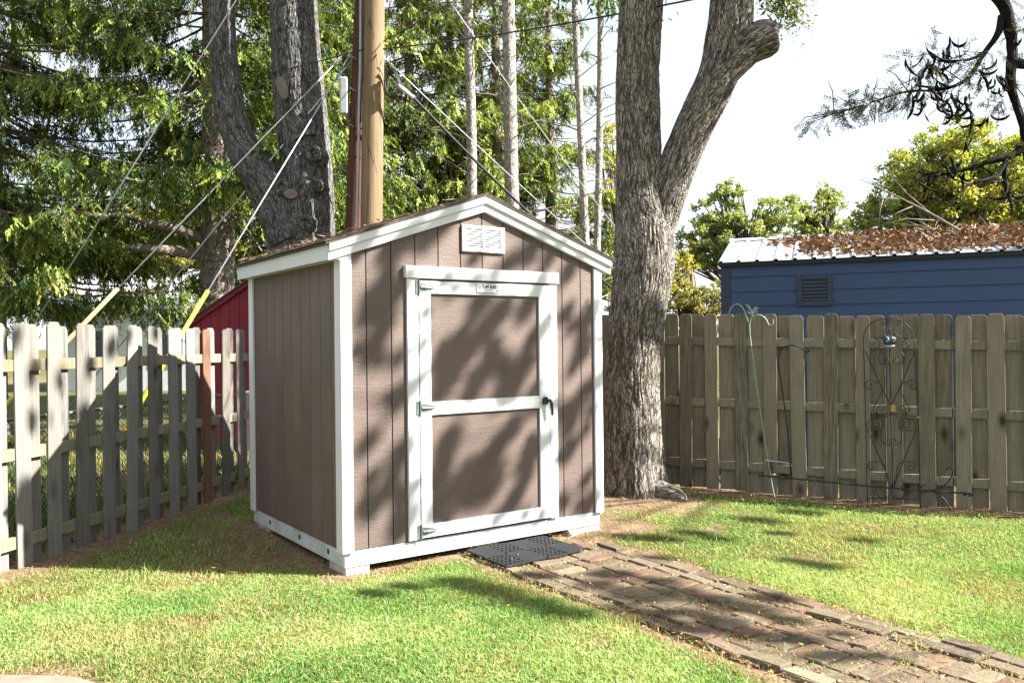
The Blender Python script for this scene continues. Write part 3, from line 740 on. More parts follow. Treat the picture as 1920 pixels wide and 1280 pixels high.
# ================================================================== BUILDINGS BEHIND
# blue shed beyond the right fence
b0 = P(1353, 493, 11.0); b1 = P(1920, 470, 9.81); bd = (b1-b0)*np.array([1, 1, 0]); bd = nrm(bd); ba = math.atan2(bd[1], bd[0])
B = empty('blue_shed', (b0[0], b0[1], 0), ba, 'dark blue lap sided shed with ribbed metal roof behind the right fence', 'shed')
BL, BD, BE = 5.2, 3.2, float(b0[2])
MB().box(.02, BL-.02, .012, BD-.02, 0, BE-.03).build('wall_core', M['blue_trim'], B)
MB().box(-.012, .115, -.014, .0115, 0, BE-.06).build('corner_board', M['blue_trim'], B, .003)
ex = .195; z = 0.05; vx0, vx1, vz0, vz1 = 1.06, 1.56, 2.02-.02, 2.02+.40
vz0 = float(P(1527, 574, 10.7)[2]); vz1 = float(P(1527, 516, 10.7)[2])
vx0 = float((PL(1494, 545, b0, np.array([-bd[1], bd[0], 0]))-b0)@bd); vx1 = float((PL(1561, 545, b0, np.array([-bd[1], bd[0], 0]))-b0)@bd)
seams = [float(P(1400, yy, 10.85)[2]) for yy in (574, 547, 519)]
zs = sorted(set([seams[0]-ex*k for k in range(1, 10) if seams[0]-ex*k > 0.05]+seams)); zs = [0.04]+zs+[BE-.055]
for i in range(len(zs)-1):
    za, zb = zs[i], zs[i+1]
    segs = [(.117, BL)]
    for a, b in segs:
        MB().prism([(-.016, za+.003), (.004, za+.003), (.011, zb-.001), (-.003, zb-.001)], a, b, 'x').build('siding_board', M['blue'], B)
vn = MB().box(vx0, vx0+.06, -.034, .0, vz0+.06, vz1).box(vx1-.06, vx1, -.034, .0, vz0+.06, vz1).box(vx0+.061, vx1-.061, -.034, .0, vz1-.06, vz1-.001).box(vx0-.01, vx1+.01, -.042, .0, vz0, vz0+.058).build('louvre_vent', M['blue_trim'], B, .003)
MB().box(vx0+.06, vx1-.06, -.0185, -.0170, vz0+.058, vz1-.06).build('vent_backing', M['dark_trim'], vn)
for k in range(6):
    z = vz0+.066+k*(vz1-vz0-.13)/6
    MB().prism([(-.033, z), (-.030, z), (-.0195, z+.026), (-.0225, z+.026)], vx0+.061, vx1-.061, 'x').build('louver', M['blue_trim'], vn)
MB().box(-.03, BL, -.06, -.02, BE-.058, BE-.004).build('eave_trim', M['dark_trim'], B, .003)
RS, RDp = .275, 1.62      # roof rise per run, run to the ridge
def roofsheet(x0, x1, y0, y1, z0, sl, name):
    ribs = np.arange(math.ceil((x0+.02)/.23)*.23, x1, .23); xs = [x0]
    prof = [(x0, 0.)]
    for r in ribs:
        if r+.03 > x1: break
        prof += [(r-.028, 0.), (r-.016, .022), (r+.016, .022), (r+.028, 0.)]
    prof.append((x1, 0.)); m = MB(); k = len(prof)
    for yy in (y0, y1):
        for a, h in prof: m.v.append((a, yy, z0+sl*(yy-y0)+h))
    for yy in (y0, y1):
        for a, h in prof: m.v.append((a, yy, z0+sl*(yy-y0)+h-.004))
    for i in range(k-1):
        m.f += [[i, i+1, k+i+1, k+i], [2*k+i+1, 2*k+i, 3*k+i, 3*k+i+1], [i+1, i, 2*k+i, 2*k+i+1], [k+i, k+i+1, 3*k+i+1, 3*k+i]]
    m.f += [[0, k, 3*k, 2*k], [k-1, 3*k-1, 4*k-1, 2*k-1][::-1]] if False else []
    return m.build(name, M['metal_roof'], B)
xx = -.04
while xx < BL:
    roofsheet(xx, min(xx+.915, BL+.05), -.085, RDp, BE, RS, 'roof_panel'); xx += .92
xx = -.04
while xx < BL:
    m_ = roofsheet(xx, min(xx+.915, BL+.05), RDp+.002, RDp*2+.08, BE+RS*(RDp+.085), -RS, 'roof_panel'); xx += .92
MB().prism([(-.12, 0), (0, .045), (.12, 0), (.0, .02)], -.045, BL+.05, 'x').build('ridge_cap', M['metal_roof'], B, 0, loc=(0, RDp, BE+RS*(RDp+.085)-.012))
MB().prism([(.0, BE-.02), (BD, BE-.02), (RDp, BE+RS*RDp-.02)], .0, .02, 'x').build('gable_wall', M['blue_trim'], B)
# leaf litter on its roof
def roofpt(a, b, h=0): # along, up-slope
    q = b0+bd*a+np.array([-bd[1], bd[0], 0])*b; q[2] = BE+RS*(b+.085)+h; return q
L = Leaves(); N = 17000
a = rng.uniform(.5, BL, N); bb = rng.uniform(-.05, RDp, N); w = sstep(.7, 1.9, a+bb*.5+n2(a, bb, 2.5, 4)*1.1)*(.35+.65*sstep(-.1, .5, bb+n2(a, bb, 3, 8)*.6)); kk = rng.random(N) < w*1.0+.05*(n2(a, bb, 5, 2) > .25)
a, bb = a[kk], bb[kk]; pts = np.stack([roofpt(x, y, random.uniform(.004, .02+.035*min(1, x/3))) for x, y in zip(a, bb)]); n = len(pts)
d = nrm(np.stack([rng.normal(size=n), rng.normal(size=n), rng.normal(size=n)*.35], 1)); cl = np.array([(.17, .075, .035), (.10, .055, .032), (.20, .13, .075), (.19, .065, .028), (.06, .04, .028), (.25, .19, .12)])[rng.integers(0, 6, n)]*rng.uniform(.7, 1.2, (n, 1))
L.add(pts, d, side_of(d), rng.uniform(.05, .13, n), np.where(rng.random(n) < .5, .008, .04)*rng.uniform(.6, 1.3, n), cl)
# tufts of brown needles
o = L.build('fallen_leaves', M['litter']); tag(o, 'brown dry leaves and needles lying on the blue shed roof', 'leaf litter', None, 'stuff')
for i in range(15):
    a_, b_ = random.uniform(1.7, 4.8), random.uniform(.25, 1.5); m = MB(); ln = random.uniform(.4, 1.3); th = random.uniform(-.5, .5)+(math.pi if random.random() < .6 else 0)
    p0 = roofpt(a_, b_, .03); pts = [p0]
    for k in range(1, 6):
        st_ = ln/5; th += random.gauss(0, .42); q = pts[-1]+st_*(bd*math.cos(th)+np.array([-bd[1], bd[0], RS])*math.sin(th)*.5); q[2] += random.gauss(.015, .02); pts.append(q)
    m.tube(pts, list(np.linspace(random.uniform(.005, .011), .002, 6)), 5)
    for k in range(1, 5):
        q = pts[k]; d_ = np.array([random.gauss(0, 1), random.gauss(0, .5), random.uniform(.0, .8)]); d_ /= np.linalg.norm(d_); m.tube([q, q+d_*.08, q+d_*.17+np.array([random.gauss(0, .03), 0, .02])], [.005, .004, .002], 4)
    tag(m.build('dead_branch', M['dead_twig'], None, 0, True), '%s dead twiggy branch lying in the leaf litter on the blue shed roof' % ('long' if ln > .9 else 'short' if ln < .6 else 'middling'), 'branch', 'dead branches on the blue shed roof')
m = MB()      # one branch that stands up from the roof
bp = [P(x, y, 10.9) for x, y in ((1800, 432), (1745, 400), (1690, 372), (1640, 348), (1612, 336))]; m.tube(smooth_path(bp, 4), list(np.linspace(.018, .004, 17)), 5)
for q in (((1745, 400), (1700, 362), (1672, 330)), ((1690, 372), (1655, 372), (1622, 356)), ((1770, 414), (1700, 410), (1640, 425)), ((1715, 385), (1680, 400), (1655, 425)), ((1660, 356), (1650, 395), (1648, 425))): m.tube([P(*a, 10.9) for a in q], [.009, .007, .003], 5)
tag(m.build('dead_branch', M['bark_dark' if False else 'dead_twig'], None, 0, True), 'bare dead limb sticking up left from the blue shed roof', 'branch', 'dead branches on the blue shed roof')

# red shed on the left
YR = 13.2; r0 = P(352, 606, YR); r1 = P(500, 503, YR)
RW = float(r1[0]-r0[0]); RE = float(r0[2]); RP = float(r1[2])
R = empty('red_shed', (r0[0], YR, 0), 0, 'crimson shed with battened gable wall between spruce trunk and brown shed', 'shed')
def rtop(x): return RE+(RP-RE)*min(x, 2*RW-x)/RW
MB().prism([(.06, 0), (2*RW-.06, 0), (2*RW-.06, rtop(.06)-.03), (RW, RP-.03), (.06, rtop(.06)-.03)], .02, 2.4).build('wall_core', M['red_trim'], R)
bw = .152; k = 0; x = .06
while x < 2*RW-.08:
    x2 = min(x+bw, 2*RW-.06)
    top = [(x2-.003, rtop(x2)-.08), (x+.003, rtop(x)-.08)] if not (x < RW < x2) else [(x2-.003, rtop(x2)-.08), (RW, RP-.08), (x+.003, rtop(x)-.08)]
    MB().prism([(x+.003, .1), (x2-.003, .1)]+top, -.004, .018).build('plank', M['red'], R); x = x2
sl_ = (RP-RE)/RW
for s_ in (-1, 1):
    f_ = lambda t: RW+s_*t
    MB().prism([(f_(0.001), RP-.085), (f_(RW+.06), RP-.085-sl_*(RW+.06)), (f_(RW+.06), RP-sl_*(RW+.06)), (f_(0.001), RP)], -.06, -.006).build('rake_board', M['red_trim'], R)
    MB().prism([(f_(0), RP+.002), (f_(RW+.1), RP-sl_*(RW+.1)+.002), (f_(RW+.1), RP-sl_*(RW+.1)+.025), (f_(0), RP+.025)], -.09, 2.5).build('roof', M['shingle'], R)
# pale house far left
YH = 30.0; h0 = P(62, 575, YH); h1 = P(400, 575, YH)
H = empty('house', (h0[0], YH, 0), 0, 'low pale house with light grey roof far beyond the left fence', 'house'); HW = float(h1[0]-h0[0]); HE = float(h0[2]); HR = float(P(130, 500, YH+4)[2])
MB().box(.3, HW-.3, .3, 8, 0, HE).build('wall', M['house_wall'], H)
MB().prism([(-.2, HE), (4.2, HR), (4.2, HR+.1), (-.2, HE+.12)], 0, HW, 'x').build('roof', M['house_roof'], H)
MB().prism([(8.4, HE), (8.4, HE+.12), (4.2, HR+.1), (4.2, HR)], 0, HW, 'x').build('roof', M['house_roof'], H)
MB().prism([(-.6, HE-.05), (2.2, HE-.05), (.6, HE+.95), (.2, HE+.95)], -2.2, -.21, 'y').build('porch_roof', M['house_roof_dark'], H)
MB().box(-.2, HW, -.26, -.205, HE-.12, HE+.1).build('gutter', M['white'], H)
for wx in (1.6, 4.2): 
    w_ = MB().box(wx, wx+1.1, .26, .30, 1.0, 2.3).build('window', M['white'], H); MB().box(wx+.08, wx+1.02, .25, .259, 1.08, 2.22).build('pane', M['glass_blue'], w_)
# distant pole with transformer
dp = P(1297, 560, 34); root = empty('utility_pole', (dp[0], dp[1], 0), 0, 'small distant utility pole with pale transformer right of the big trunk', 'utility pole', 'utility poles behind the shed')
zt = float(P(1297, 458, 34)[2]); MB().tube([(0, 0, 0), (0, 0, zt)], .11, 8).build('pole', M['pole_tan'], root, 0, True)
tz = float(P(1297, 500, 34)[2]); MB().tube([(-.16, -.1, tz-.32), (-.16, -.1, tz+.28)], .21, 12).build('transformer', M['tin'], root, 0, False)
MB().tube([(-.16, -.1, tz+.28), (-.16, -.1, tz+.42)], .04, 6).build('bushing', M['box_grey'], root); MB().tube([(-1.2, 0, zt-.15), (.3, 0, zt-.1)], .03, 6).build('cross_arm', M['pole_tan'], root)

# ================================================================== RIGHT FORKED TREE
YT = 8.95
T = empty('forked_tree', (TRK[0], TRK[1], 0), 0, 'big furrowed tree with forked trunk between the brown shed and right fence', 'tree')
def loc(pts): o = np.array([TRK[0], TRK[1], 0]); return [p-o for p in pts]
k_ = YT/FPX
bk = Bark()
st_ = loc([G(1188, 945, -.15)*np.array([0, 0, 1])+np.array([P(1188, 930, YT)[0], YT, -.12])] + [P(x, y, YT) for x, y in ((1187, 820), (1186, 700), (1196, 580), (1207, 500), (1206, 420), (1199, 330), (1197, 230), (1197, 120), (1203, 0), (1210, -200), (1215, -500))])
bk.limb(st_, [.325, .300, .288, .300, .318, .300, .250, .238, .232, .232, .21, .15], 270, .013, .013, 38, 1, .85, .08)
lb_ = loc([P(x, y, YT-dy) for x, y, dy in ((1205, 500, 0), (1232, 420, .02), (1262, 335, .06), (1300, 240, .11), (1345, 145, .15), (1366, 60, .17), (1372, 0, .18), (1378, -150, .2), (1400, -400, .2))])
bk.limb(lb_, [.19, .20, .195, .20, .212, .228, .222, .19, .12], 210, .013, .013, 38, 2, 0, .08)
sb_ = loc([P(x, y, YT-.19) for x, y in ((1316, 205), (1360, 128), (1404, 86), (1447, 68), (1449, 68))])
bk.limb(sb_, [.12, .185, .195, .18, .02], 130, .013, .013, 38, 3, 0, .08)
bk.build('trunk', M['bark'], T)
# root spur
rb = Bark(); rb.limb(loc([np.array([TRK[0]+.15, YT-.12, .05]), G(1262, 925, .06), G(1281, 938, .0), G(1279, 962, -.08)]), [.16, .085, .05, .04], 30, .02, .012, 12, 6); rb.build('root', M['bark'], T)
c0 = sb_[-1]; dd = nrm(sb_[-1]-sb_[-2]); a_ = nrm(np.cross(dd, [0, 0, 1.])); b_2 = np.cross(dd, a_)
mm = MB(); mm.v = [tuple(c0+dd*.004+(a_*math.cos(t)+b_2*math.sin(t))*(.155+.012*math.sin(5*t))) for t in np.linspace(0, 2*math.pi, 24, endpoint=False)]+[tuple(c0-dd*.02)]
mm.f = [[i, (i+1) % 24, 24] for i in range(24)]; mm.build('sawn_end', M['bark'], T) if False else None
stubcap = mm.mesh('sawn_end'); link('sawn_end', stubcap, M['dead_twig'], T)
# leafy crown (mostly above the picture) and a hanging spray
def deciduous(root, centers, rads, n_each, lw, pal, mat, name='crown', flat=.8):
    L = Leaves()
    for c, r in zip(centers, rads):
        n = int(n_each*(r*r if r > .3 else r*.55))
        q = nrm(rng.normal(size=(n, 3)))*(rng.random((n, 1))**.45)*r*np.array([1, 1, flat])
        p = np.array(c)+q; d = nrm(rng.normal(size=(n, 3))+np.array([0, 0, -.35]))
        base = np.array(pal)[rng.integers(0, len(pal), n)]*rng.uniform(.75, 1.3, (n, 1))
        L.add(p, d, side_of(d), rng.uniform(lw[0]*.7, lw[0]*1.3, n), rng.uniform(lw[1]*.7, lw[1]*1.2, n), base)
    return L.build(name, mat, root)
PAL_Y = [(.10, .13, .025), (.14, .15, .03), (.07, .10, .02), (.20, .17, .035)]
cs, rs = [], []
for _ in range(26): cs.append((random.uniform(-2.6, 3.4), random.uniform(-1.8, .3), random.uniform(6.6, 10))); rs.append(random.uniform(.5, 1.0))
shp = [(1178, y) for y in range(-20, 430, 38)]+[(1205, y) for y in range(-20, 380, 50)]+[(1332, 50), (1318, 110), (1296, 175), (1352, 10), (1345, 70), (1330, 140)]
for x, y in shp:
    q = P(x, y, YT-.2)+SDIR*random.uniform(4.1, 5.4); cs.append(tuple(q-np.array([TRK[0], TRK[1], 0]))); rs.append(random.uniform(.14, .22))
sp_ = loc([P(x, y, YT) for x, y in ((1440, -20), (1462, 5), (1478, 22), (1490, 40), (1455, 8), (1472, -8), (1496, -15))])
deciduous(T, cs+sp_, rs+[.16]*7, 420, (.085, .035), PAL_Y, M['leaf'])
tw = MB(); tw.tube(smooth_path(loc([P(1400, -130, YT), P(1440, -50, YT), P(1470, 5, YT), P(1488, 50, YT)]), 4), list(np.linspace(.03, .004, 13)), 5)
for q in sp_[:4]:
    for _ in range(5):
        e = q+np.array([random.gauss(0, .1), random.gauss(0, .1), random.uniform(-.12, .03)]); tw.tube([q, (q+e)/2, e], [.005, .004, .002], 4)
tw.build('twig', M['dead_twig'], T, 0, True)['kind'] = 'stuff'
L = Leaves()
for q in sp_:
    n = 60; p = q+rng.normal(size=(n, 3))*np.array([.12, .12, .13]); d = nrm(rng.normal(size=(n, 3))+np.array([0, 0, -.8])); L.add(p, d, side_of(d), rng.uniform(.03, .07, n), rng.uniform(.012, .022, n), np.tile([[.07, .11, .03]], (n, 1))*rng.uniform(.7, 1.3, (n, 1)))
L.build('hanging_leaves', M['leaf'], T)

# ================================================================== LEFT TWO-STEMMED TREE
YM = 12.7; mo = P(567, 640, YM); mo[2] = 0
T2 = empty('two_stemmed_tree', mo, 0, 'dark grey two stemmed tree with sawn stub behind the shed roof', 'tree')
lm = lambda pts: [p-mo for p in pts]
bk = Bark()
bk.limb(lm([np.array([mo[0], YM, -.1])]+[P(x, y, YM) for x, y in ((567, 700), (566, 540), (566, 450), (570, 390), (574, 330), (571, 270), (563, 200), (555, 100), (550, 0), (546, -200), (540, -520))]), [.60, .54, .51, .50, .47, .40, .375, .385, .37, .355, .30, .2], 250, .015, .013, 36, 11, .25, .09)
bk.limb(lm([P(x, y, YM-.12) for x, y in ((556, 450), (524, 385), (489, 330), (452, 270), (432, 205), (423, 140), (418, 75), (416, 0), (414, -150), (420, -450))]), [.42, .37, .30, .245, .215, .20, .195, .185, .16, .1], 170, .015, .011, 32, 12, 0, .09)
bk.limb(lm([P(x, y, YM-.25) for x, y in ((571, 262), (556, 225), (541, 190), (530, 165))]), [.20, .155, .13, .12], 50, .02, .018, 10, 13, 0, .3)
for x, y, r, out in ((545, 363, .125, .50), (600, 300, .11, .46), (605, 358, .09, .48), (590, 427, .11, .52), (480, 335, .09, .33)):
    q = P(x, y, YM)-mo; bk.limb([q+np.array([0, -out+.25, -.03]), q+np.array([0, -out+.08, 0]), q+np.array([0.0, -out-.02, .01]), q+np.array([0.0, -out-.005, .01])], [r*1.7, r*1.2, r*.75, .01], 36, .015, .02, 14, 20+int(x) % 7, 0, 1)
bk.build('trunk', M['bark_maple'], T2)
def disc(name, c, dirn, ra, rb, mat, root, upv=(0, 0, 1)):
    dirn = nrm(np.array(dirn, float)); a = nrm(np.cross(dirn, np.array(upv, float))); b = np.cross(a, dirn); m = MB()
    m.v = [tuple(c+a*math.cos(t)*ra+b*math.sin(t)*rb) for t in np.linspace(0, 2*math.pi, 28, endpoint=False)]+[tuple(c+dirn*.012)]+[tuple(c-dirn*.05)]
    m.f = [[i, (i+1) % 28, 28] for i in range(28)]+[[(i+1) % 28, i, 29] for i in range(28)]; return m.build(name, mat, root)
disc('sawn_face', P(529, 164, YM-.42)-mo, (-.45, -.85, .1), .095, .20, M['cut_wood'], T2, (-.5, 0, .87))
disc('sawn_knot', P(545, 363, YM-.53)-mo, (.1, -1, .2), .095, .075, M['cut_wood'], T2)
cs, rs = [], []
for _ in range(12): cs.append((random.uniform(-3.5, 4.5), random.uniform(-2.5, 3.), random.uniform(7.6, 12))); rs.append(random.uniform(.5, 1.1))
deciduous(T2, cs, rs, 300, (.11, .08), PAL_Y, M['leaf'])

# ================================================================== SPRUCES
G_SHADE, G_MID, G_TIP = np.array([.022, .05, .012]), np.array([.078, .135, .024]), np.array([.26, .29, .055])
def spruce(name, x, y, H, z0, R, label, group, seed, trunk_r=.25, dz=.36, per=7, dens=60, zmax=None, lean=0, shoot=1., azr=None, wood=True, yel=0.):
    global rng
    r_ = np.random.default_rng(seed); root = empty(name, (x, y, 0), 0, label, 'spruce', group)
    b = Bark(); b.limb([(0, 0, -.1), (.02, 0, H*.25), (lean, 0, H*.5), (lean*1.5, 0, H*.97)], [trunk_r*1.15, trunk_r*.9, trunk_r*.6, .03], 56 if trunk_r > .2 else 32, .05, .012, 16, seed % 50, .25, .5)
    b.build('trunk', M['bark_spruce'] if trunk_r > .2 else M['bark_pale'], root)
    L = Leaves(); tw = MB(); zt = min(H*.97, zmax or 1e9)
    for z in np.arange(z0, zt, dz):
        for j in range(per):
            az = r_.uniform(0, 2*np.pi) if azr is None else r_.uniform(*azr)
            Ln = R*max(.08, (1-(z/H))**.75)*r_.uniform(.6, 1.12)
            zb = z+r_.uniform(-.15, .15); dr = r_.uniform(.18, .36); up = r_.uniform(.12, .3)
            o = np.array([math.cos(az), math.sin(az), 0]); sd = np.array([-o[1], o[0], 0])
            f = lambda t: np.outer(Ln*t, o)+np.array([lean*min(1, zb/H*2), 0, zb])+np.outer(-dr*Ln*t+up*Ln*t**2.2, [0, 0, 1])
            ts = np.array([0, .25, .5, .75, 1.])
            if wood and Ln > .5: tw.tube(list(f(ts)), list(np.linspace(.010+.007*Ln, .004, 5)), 4, False)
            n = int(dens*Ln*.8)
            if n < 3: continue
            t = r_.uniform(.18, 1, n)**.8; q = f(t); lat = r_.normal(size=n)*.20*Ln*(1.08-t)+r_.normal(size=n)*.05
            q = q+lat[:, None]*sd+np.stack([0*t, 0*t, -np.abs(lat)*.25+.03*r_.normal(size=n)], 1)
            kq = vnoise(q*np.array([.95, .95, 1.5])+seed, 71)+.5*vnoise(q*2.6+seed, 72) > -.22; q, t = q[kq], t[kq]; n = len(t)
            if n < 2: continue
            ax = nrm(np.outer(r_.uniform(.1, .9, n)*(r_.random(n) < .6), o)+r_.normal(size=(n, 1))*.35*sd+np.outer(-r_.uniform(.35, 1., n), [0, 0, 1]))
            hl = r_.uniform(.08, .62, n)*(.45+.55*np.minimum(1, Ln/2.)); m = np.maximum(3, (hl/(.021*shoot)).astype(int)); ii = np.repeat(np.arange(n), m)
            k = np.concatenate([np.arange(mm) for mm in m]); fr = (k+.5*r_.random(len(k)))/m[ii]
            pa = r_.uniform(0, 2*np.pi, n)[ii]; pl = np.stack([np.cos(pa), np.sin(pa), 0*pa], 1)            # each strand is a flat comb
            sw = r_.normal(size=(n, 2))*.22; bend = np.concatenate([sw, np.zeros((n, 1))], 1)[ii]
            c = q[ii]+bend*(hl[ii]*fr**1.5)[:, None]+ax[ii]*(fr*hl[ii])[:, None]
            sgn = np.where(k % 3 == 0, 0., np.where(k % 2 == 0, 1., -1.))
            d = nrm(pl*(sgn*r_.uniform(.5, 1.0, len(k)))[:, None]+np.stack([r_.normal(size=len(k))*.16, r_.normal(size=len(k))*.16, -.45+0*k], 1)+ax[ii]*.7)
            col = (G_MID+(G_TIP-G_MID)*np.clip(r_.random((n, 1))[ii]*.9*(.35+.65*t[ii][:, None])+.35*fr[:, None]-.1+yel, 0, 1))*r_.uniform(.72, 1.25, (n, 1))[ii]
            col = col*np.clip(1+.9*vnoise(q*.8+seed, 77), .45, 1.6)[ii][:, None]  # clump brightness in the colour imitates lit and shadowed masses
            col = np.where((r_.random((n, 1)) < .34)[ii], G_SHADE*1.1, col)  # random strands coloured dark to stand in for deep shadow in the crown
            fn = nrm(np.cross(ax[ii], pl)+r_.normal(size=(n, 3))[ii]*.15+r_.normal(size=(len(k), 3))*.25)
            L.add(c, d, nrm(np.cross(fn, d)), r_.uniform(.07, .12, len(k))*(1.15-.6*fr)*shoot, r_.uniform(.016, .027, len(k))*shoot, col)
    if tw.v: tw.build('branch', M['spruce_twig'], root)['kind'] = 'stuff'
    L.build('crown', M['needle'], root)
    return root
gs = 'spruces behind the yard'
SA = P(408, 640, 15.2)
A_ = spruce('spruce_tree', SA[0], SA[1], 19, 4.6, 4.0, 'big drooping spruce with thick trunk and bare lower limbs behind red shed', gs, 5, .30, .34, 8, 62, 9.5)
spruce('spruce_tree', -9.2, 14.6, 20, 2.5, 4.2, 'dark drooping spruce filling the left edge beyond the fence', gs, 6, .30, .34, 8, 62, 9.5)
spruce('spruce_tree', -5.6, 20.5, 19, 2.4, 3.6, 'shaded spruce seen between the two stems of the dark tree', gs, 8, .25, .45, 7, 46, 11.5, shoot=1.25)
bgp = [(655, 22.5, 3.0), (772, 23.5, 3.1), (850, 25, 3.0), (935, 24, 2.9), (1035, 25.5, 2.5)]
lbl = ['sunlit spruce just right of the tan utility pole', 'bright green spruce left of the first bare pale trunk', 'deep green spruce between the two left bare trunks', 'tall green spruce right of the second bare trunk', 'rightmost full spruce beside the thin pale trunks']
for i, (px, Y, R_) in enumerate(bgp):
    q = P(px, 640, Y); spruce('spruce_tree', q[0], q[1], 18, .8, R_, lbl[i], gs, 40+i, .22, .42, 8, 50, 12.5, shoot=1.35, yel=.25)
# bare lower limbs of the big spruce
m = MB()
for pts, r0, r1 in (([(392, 452), (340, 432), (280, 418), (235, 404), (165, 405)], .11, .03), ([(385, 478), (320, 470), (255, 465), (200, 470)], .12, .05), ([(398, 420), (370, 395), (335, 372), (300, 360)], .05, .015), ([(390, 405), (330, 385), (250, 372), (190, 398)], .04, .012), ([(400, 330), (350, 300), (300, 310), (250, 330)], .035, .012), ([(395, 240), (330, 195), (270, 190), (215, 186)], .035, .012), ([(400, 200), (370, 150), (320, 120), (250, 64)], .035, .012), ([(420, 420), (450, 400), (480, 440)], .03, .01), ([(425, 400), (455, 420), (490, 470)], .04, .015)):
    Yq = SA[1]
    q = [P(x, y, Yq-.25*i) for i, (x, y) in enumerate(pts)]; o = np.array([SA[0], SA[1], 0]); sp = smooth_path(q, 5); m.tube([p-o for p in sp], list(np.linspace(r0, r1, len(sp))), 7)
    for k in range(3, len(sp)-1, 2):
        for _ in range(2):
            d = np.array([random.gauss(-.3, .4), random.gauss(-.3, .5), random.gauss(-.2, .4)]); e = sp[k]+d*random.uniform(.2, .7); m.tube([sp[k]-o, (sp[k]+e)/2-o+np.array([0, 0, .04]), e-o], [.012, .008, .003], 4)
m.build('dead_limb', M['bark_dark' if False else 'dead_twig'], A_, 0, True)
# four slim bare trunks in front of the spruce wall
for (xt, xb, w, Y, lab) in ((880, 885, 19, 18.0, 'first slim bare spruce trunk from the tan pole'), (952, 962, 26, 17.5, 'thickest of the bare pale trunks above the shed ridge'), (1081, 1096, 14, 18.5, 'thin bare trunk, third above the shed roof'), (1125, 1119, 13, 19.5, 'thin bare trunk beside the big forked tree')):
    b = P(xb, 420, Y); tpt = P(xt, 0, Y); d = (tpt-b)/(tpt[2]-b[2]); base = b-d*b[2]; root = empty('bare_spruce', (base[0], base[1], 0), 0, lab, 'spruce', 'bare trunked spruces')
    o = np.array([base[0], base[1], 0]); rr = w/2*Y/FPX; bb_ = Bark()
    bb_.limb([d*z+np.array([random.gauss(0, .02), 0, 0]) for z in (-.1, 3, 6, 9, 13, 17)], [rr*1.3, rr*1.08, rr, rr*.9, rr*.6, .02], 36, .05, .008, 20, int(xb) % 40, .2, 1.2); bb_.build('trunk', M['bark_pale'], root)
    m = MB(); z = 1.5
    while z < 10:
        az = random.uniform(0, 6.28); ln = random.uniform(.25, 1.3); q = d*z; e = np.array([math.cos(az), math.sin(az), random.uniform(-.25, .35)])*ln
        m.tube([q, q+e*.5+np.array([0, 0, .05]), q+e], [.018, .012, .004], 4)
        if random.random() < .5:
            e2 = q+e*.6; m.tube([e2, e2+np.array([random.gauss(0, .2), random.gauss(0, .2), -.15])], [.007, .003], 4)
        z += random.uniform(.12, .4)
    m.build('dead_twig', M['dead_twig'], root)['kind'] = 'stuff'
    L = Leaves(); 
    for z in np.arange(9.6, 16, .4):
        for j in range(6):
            az = random.uniform(0, 6.28); ln = random.uniform(.8, 2.)*(1-(z-9)/9); n = 36; t_ = rng.random(n); oo = np.array([math.cos(az), math.sin(az), -.3]); c = d*z+np.outer(t_*ln, oo)+rng.normal(size=(n, 3))*.12
            dd = nrm(rng.normal(size=(n, 3))*.5+np.array([0, 0, -1])); L.add(c, dd, side_of(dd), rng.uniform(.12, .25, n), rng.uniform(.04, .07, n), np.tile(G_MID, (n, 1))*rng.uniform(.6, 1.5, (n, 1)))
    L.build('crown', M['needle'], root)

# ================================================================== DECIDUOUS TREES BEYOND
def bgtree(x, y, blobs, lw, pal, label, n_each, trunk_r=.2, cat='tree', name='leafy_tree', top=None):
    root = empty(name, (x, y, 0), 0, label, cat, 'leafy trees beyond the fences'); o = np.array([x, y, 0])
    cs = [np.array(c)-o for c, r in blobs]; rs = [r for c, r in blobs]
    # break every mass into clumps
    C2, R2 = [], []
    for c, r in zip(cs, rs):
        for _ in range(int(34*max(1, r))):
            q = nrm(rng.normal(size=3))*r*(rng.uniform(0, 1)**.5)*1.2; C2.append(c+q*np.array([1, 1, .85])); R2.append(r*rng.uniform(.14, .34))
    L = Leaves()
    for c, r in zip(C2, R2):
        n = int(n_each*r*r*4.2); q = nrm(rng.normal(size=(n, 3)))*(rng.random((n, 1))**.5)*r*np.array([1, 1, .7]); d = nrm(rng.normal(size=(n, 3))+np.array([0, 0, -.4]))
        base = np.array(pal)[rng.integers(0, len(pal))]*.5+np.array(pal)[rng.integers(0, len(pal), n)]*.5
        L.add(c+q, d, side_of(d), rng.uniform(lw*.35, lw*.75, n), rng.uniform(lw*.22, lw*.42, n), base*rng.uniform(.7, 1.3, (n, 1)))
    L.build('crown', M['leaf'], root)
    m = MB(); zc = np.mean([c[2] for c in cs]); m.tube([(0, 0, -.1), (.05, 0, zc*.5), (.0, .1, zc)], [trunk_r*1.2, trunk_r, trunk_r*.6], 8)
    for c, r in zip(C2[::3], R2[::3]):
        s_ = np.array([0, 0, zc*random.uniform(.45, .9)]); mid = (s_+c)/2+np.array([random.gauss(0, .15), random.gauss(0, .15), .15]); m.tube([s_, mid, c], [trunk_r*.35, trunk_r*.2, .015], 5)
    m.build('trunk', M['dead_twig'] if False else M['wood_dark'], root, 0, True)
    print(label, sum(len(f) for f in L.F))
M['wood_dark'] = simple('dark_wood', (.09, .075, .06), .9)
def bl(px, py, Y, rpx): return (P(px, py, Y), rpx*Y/FPX)
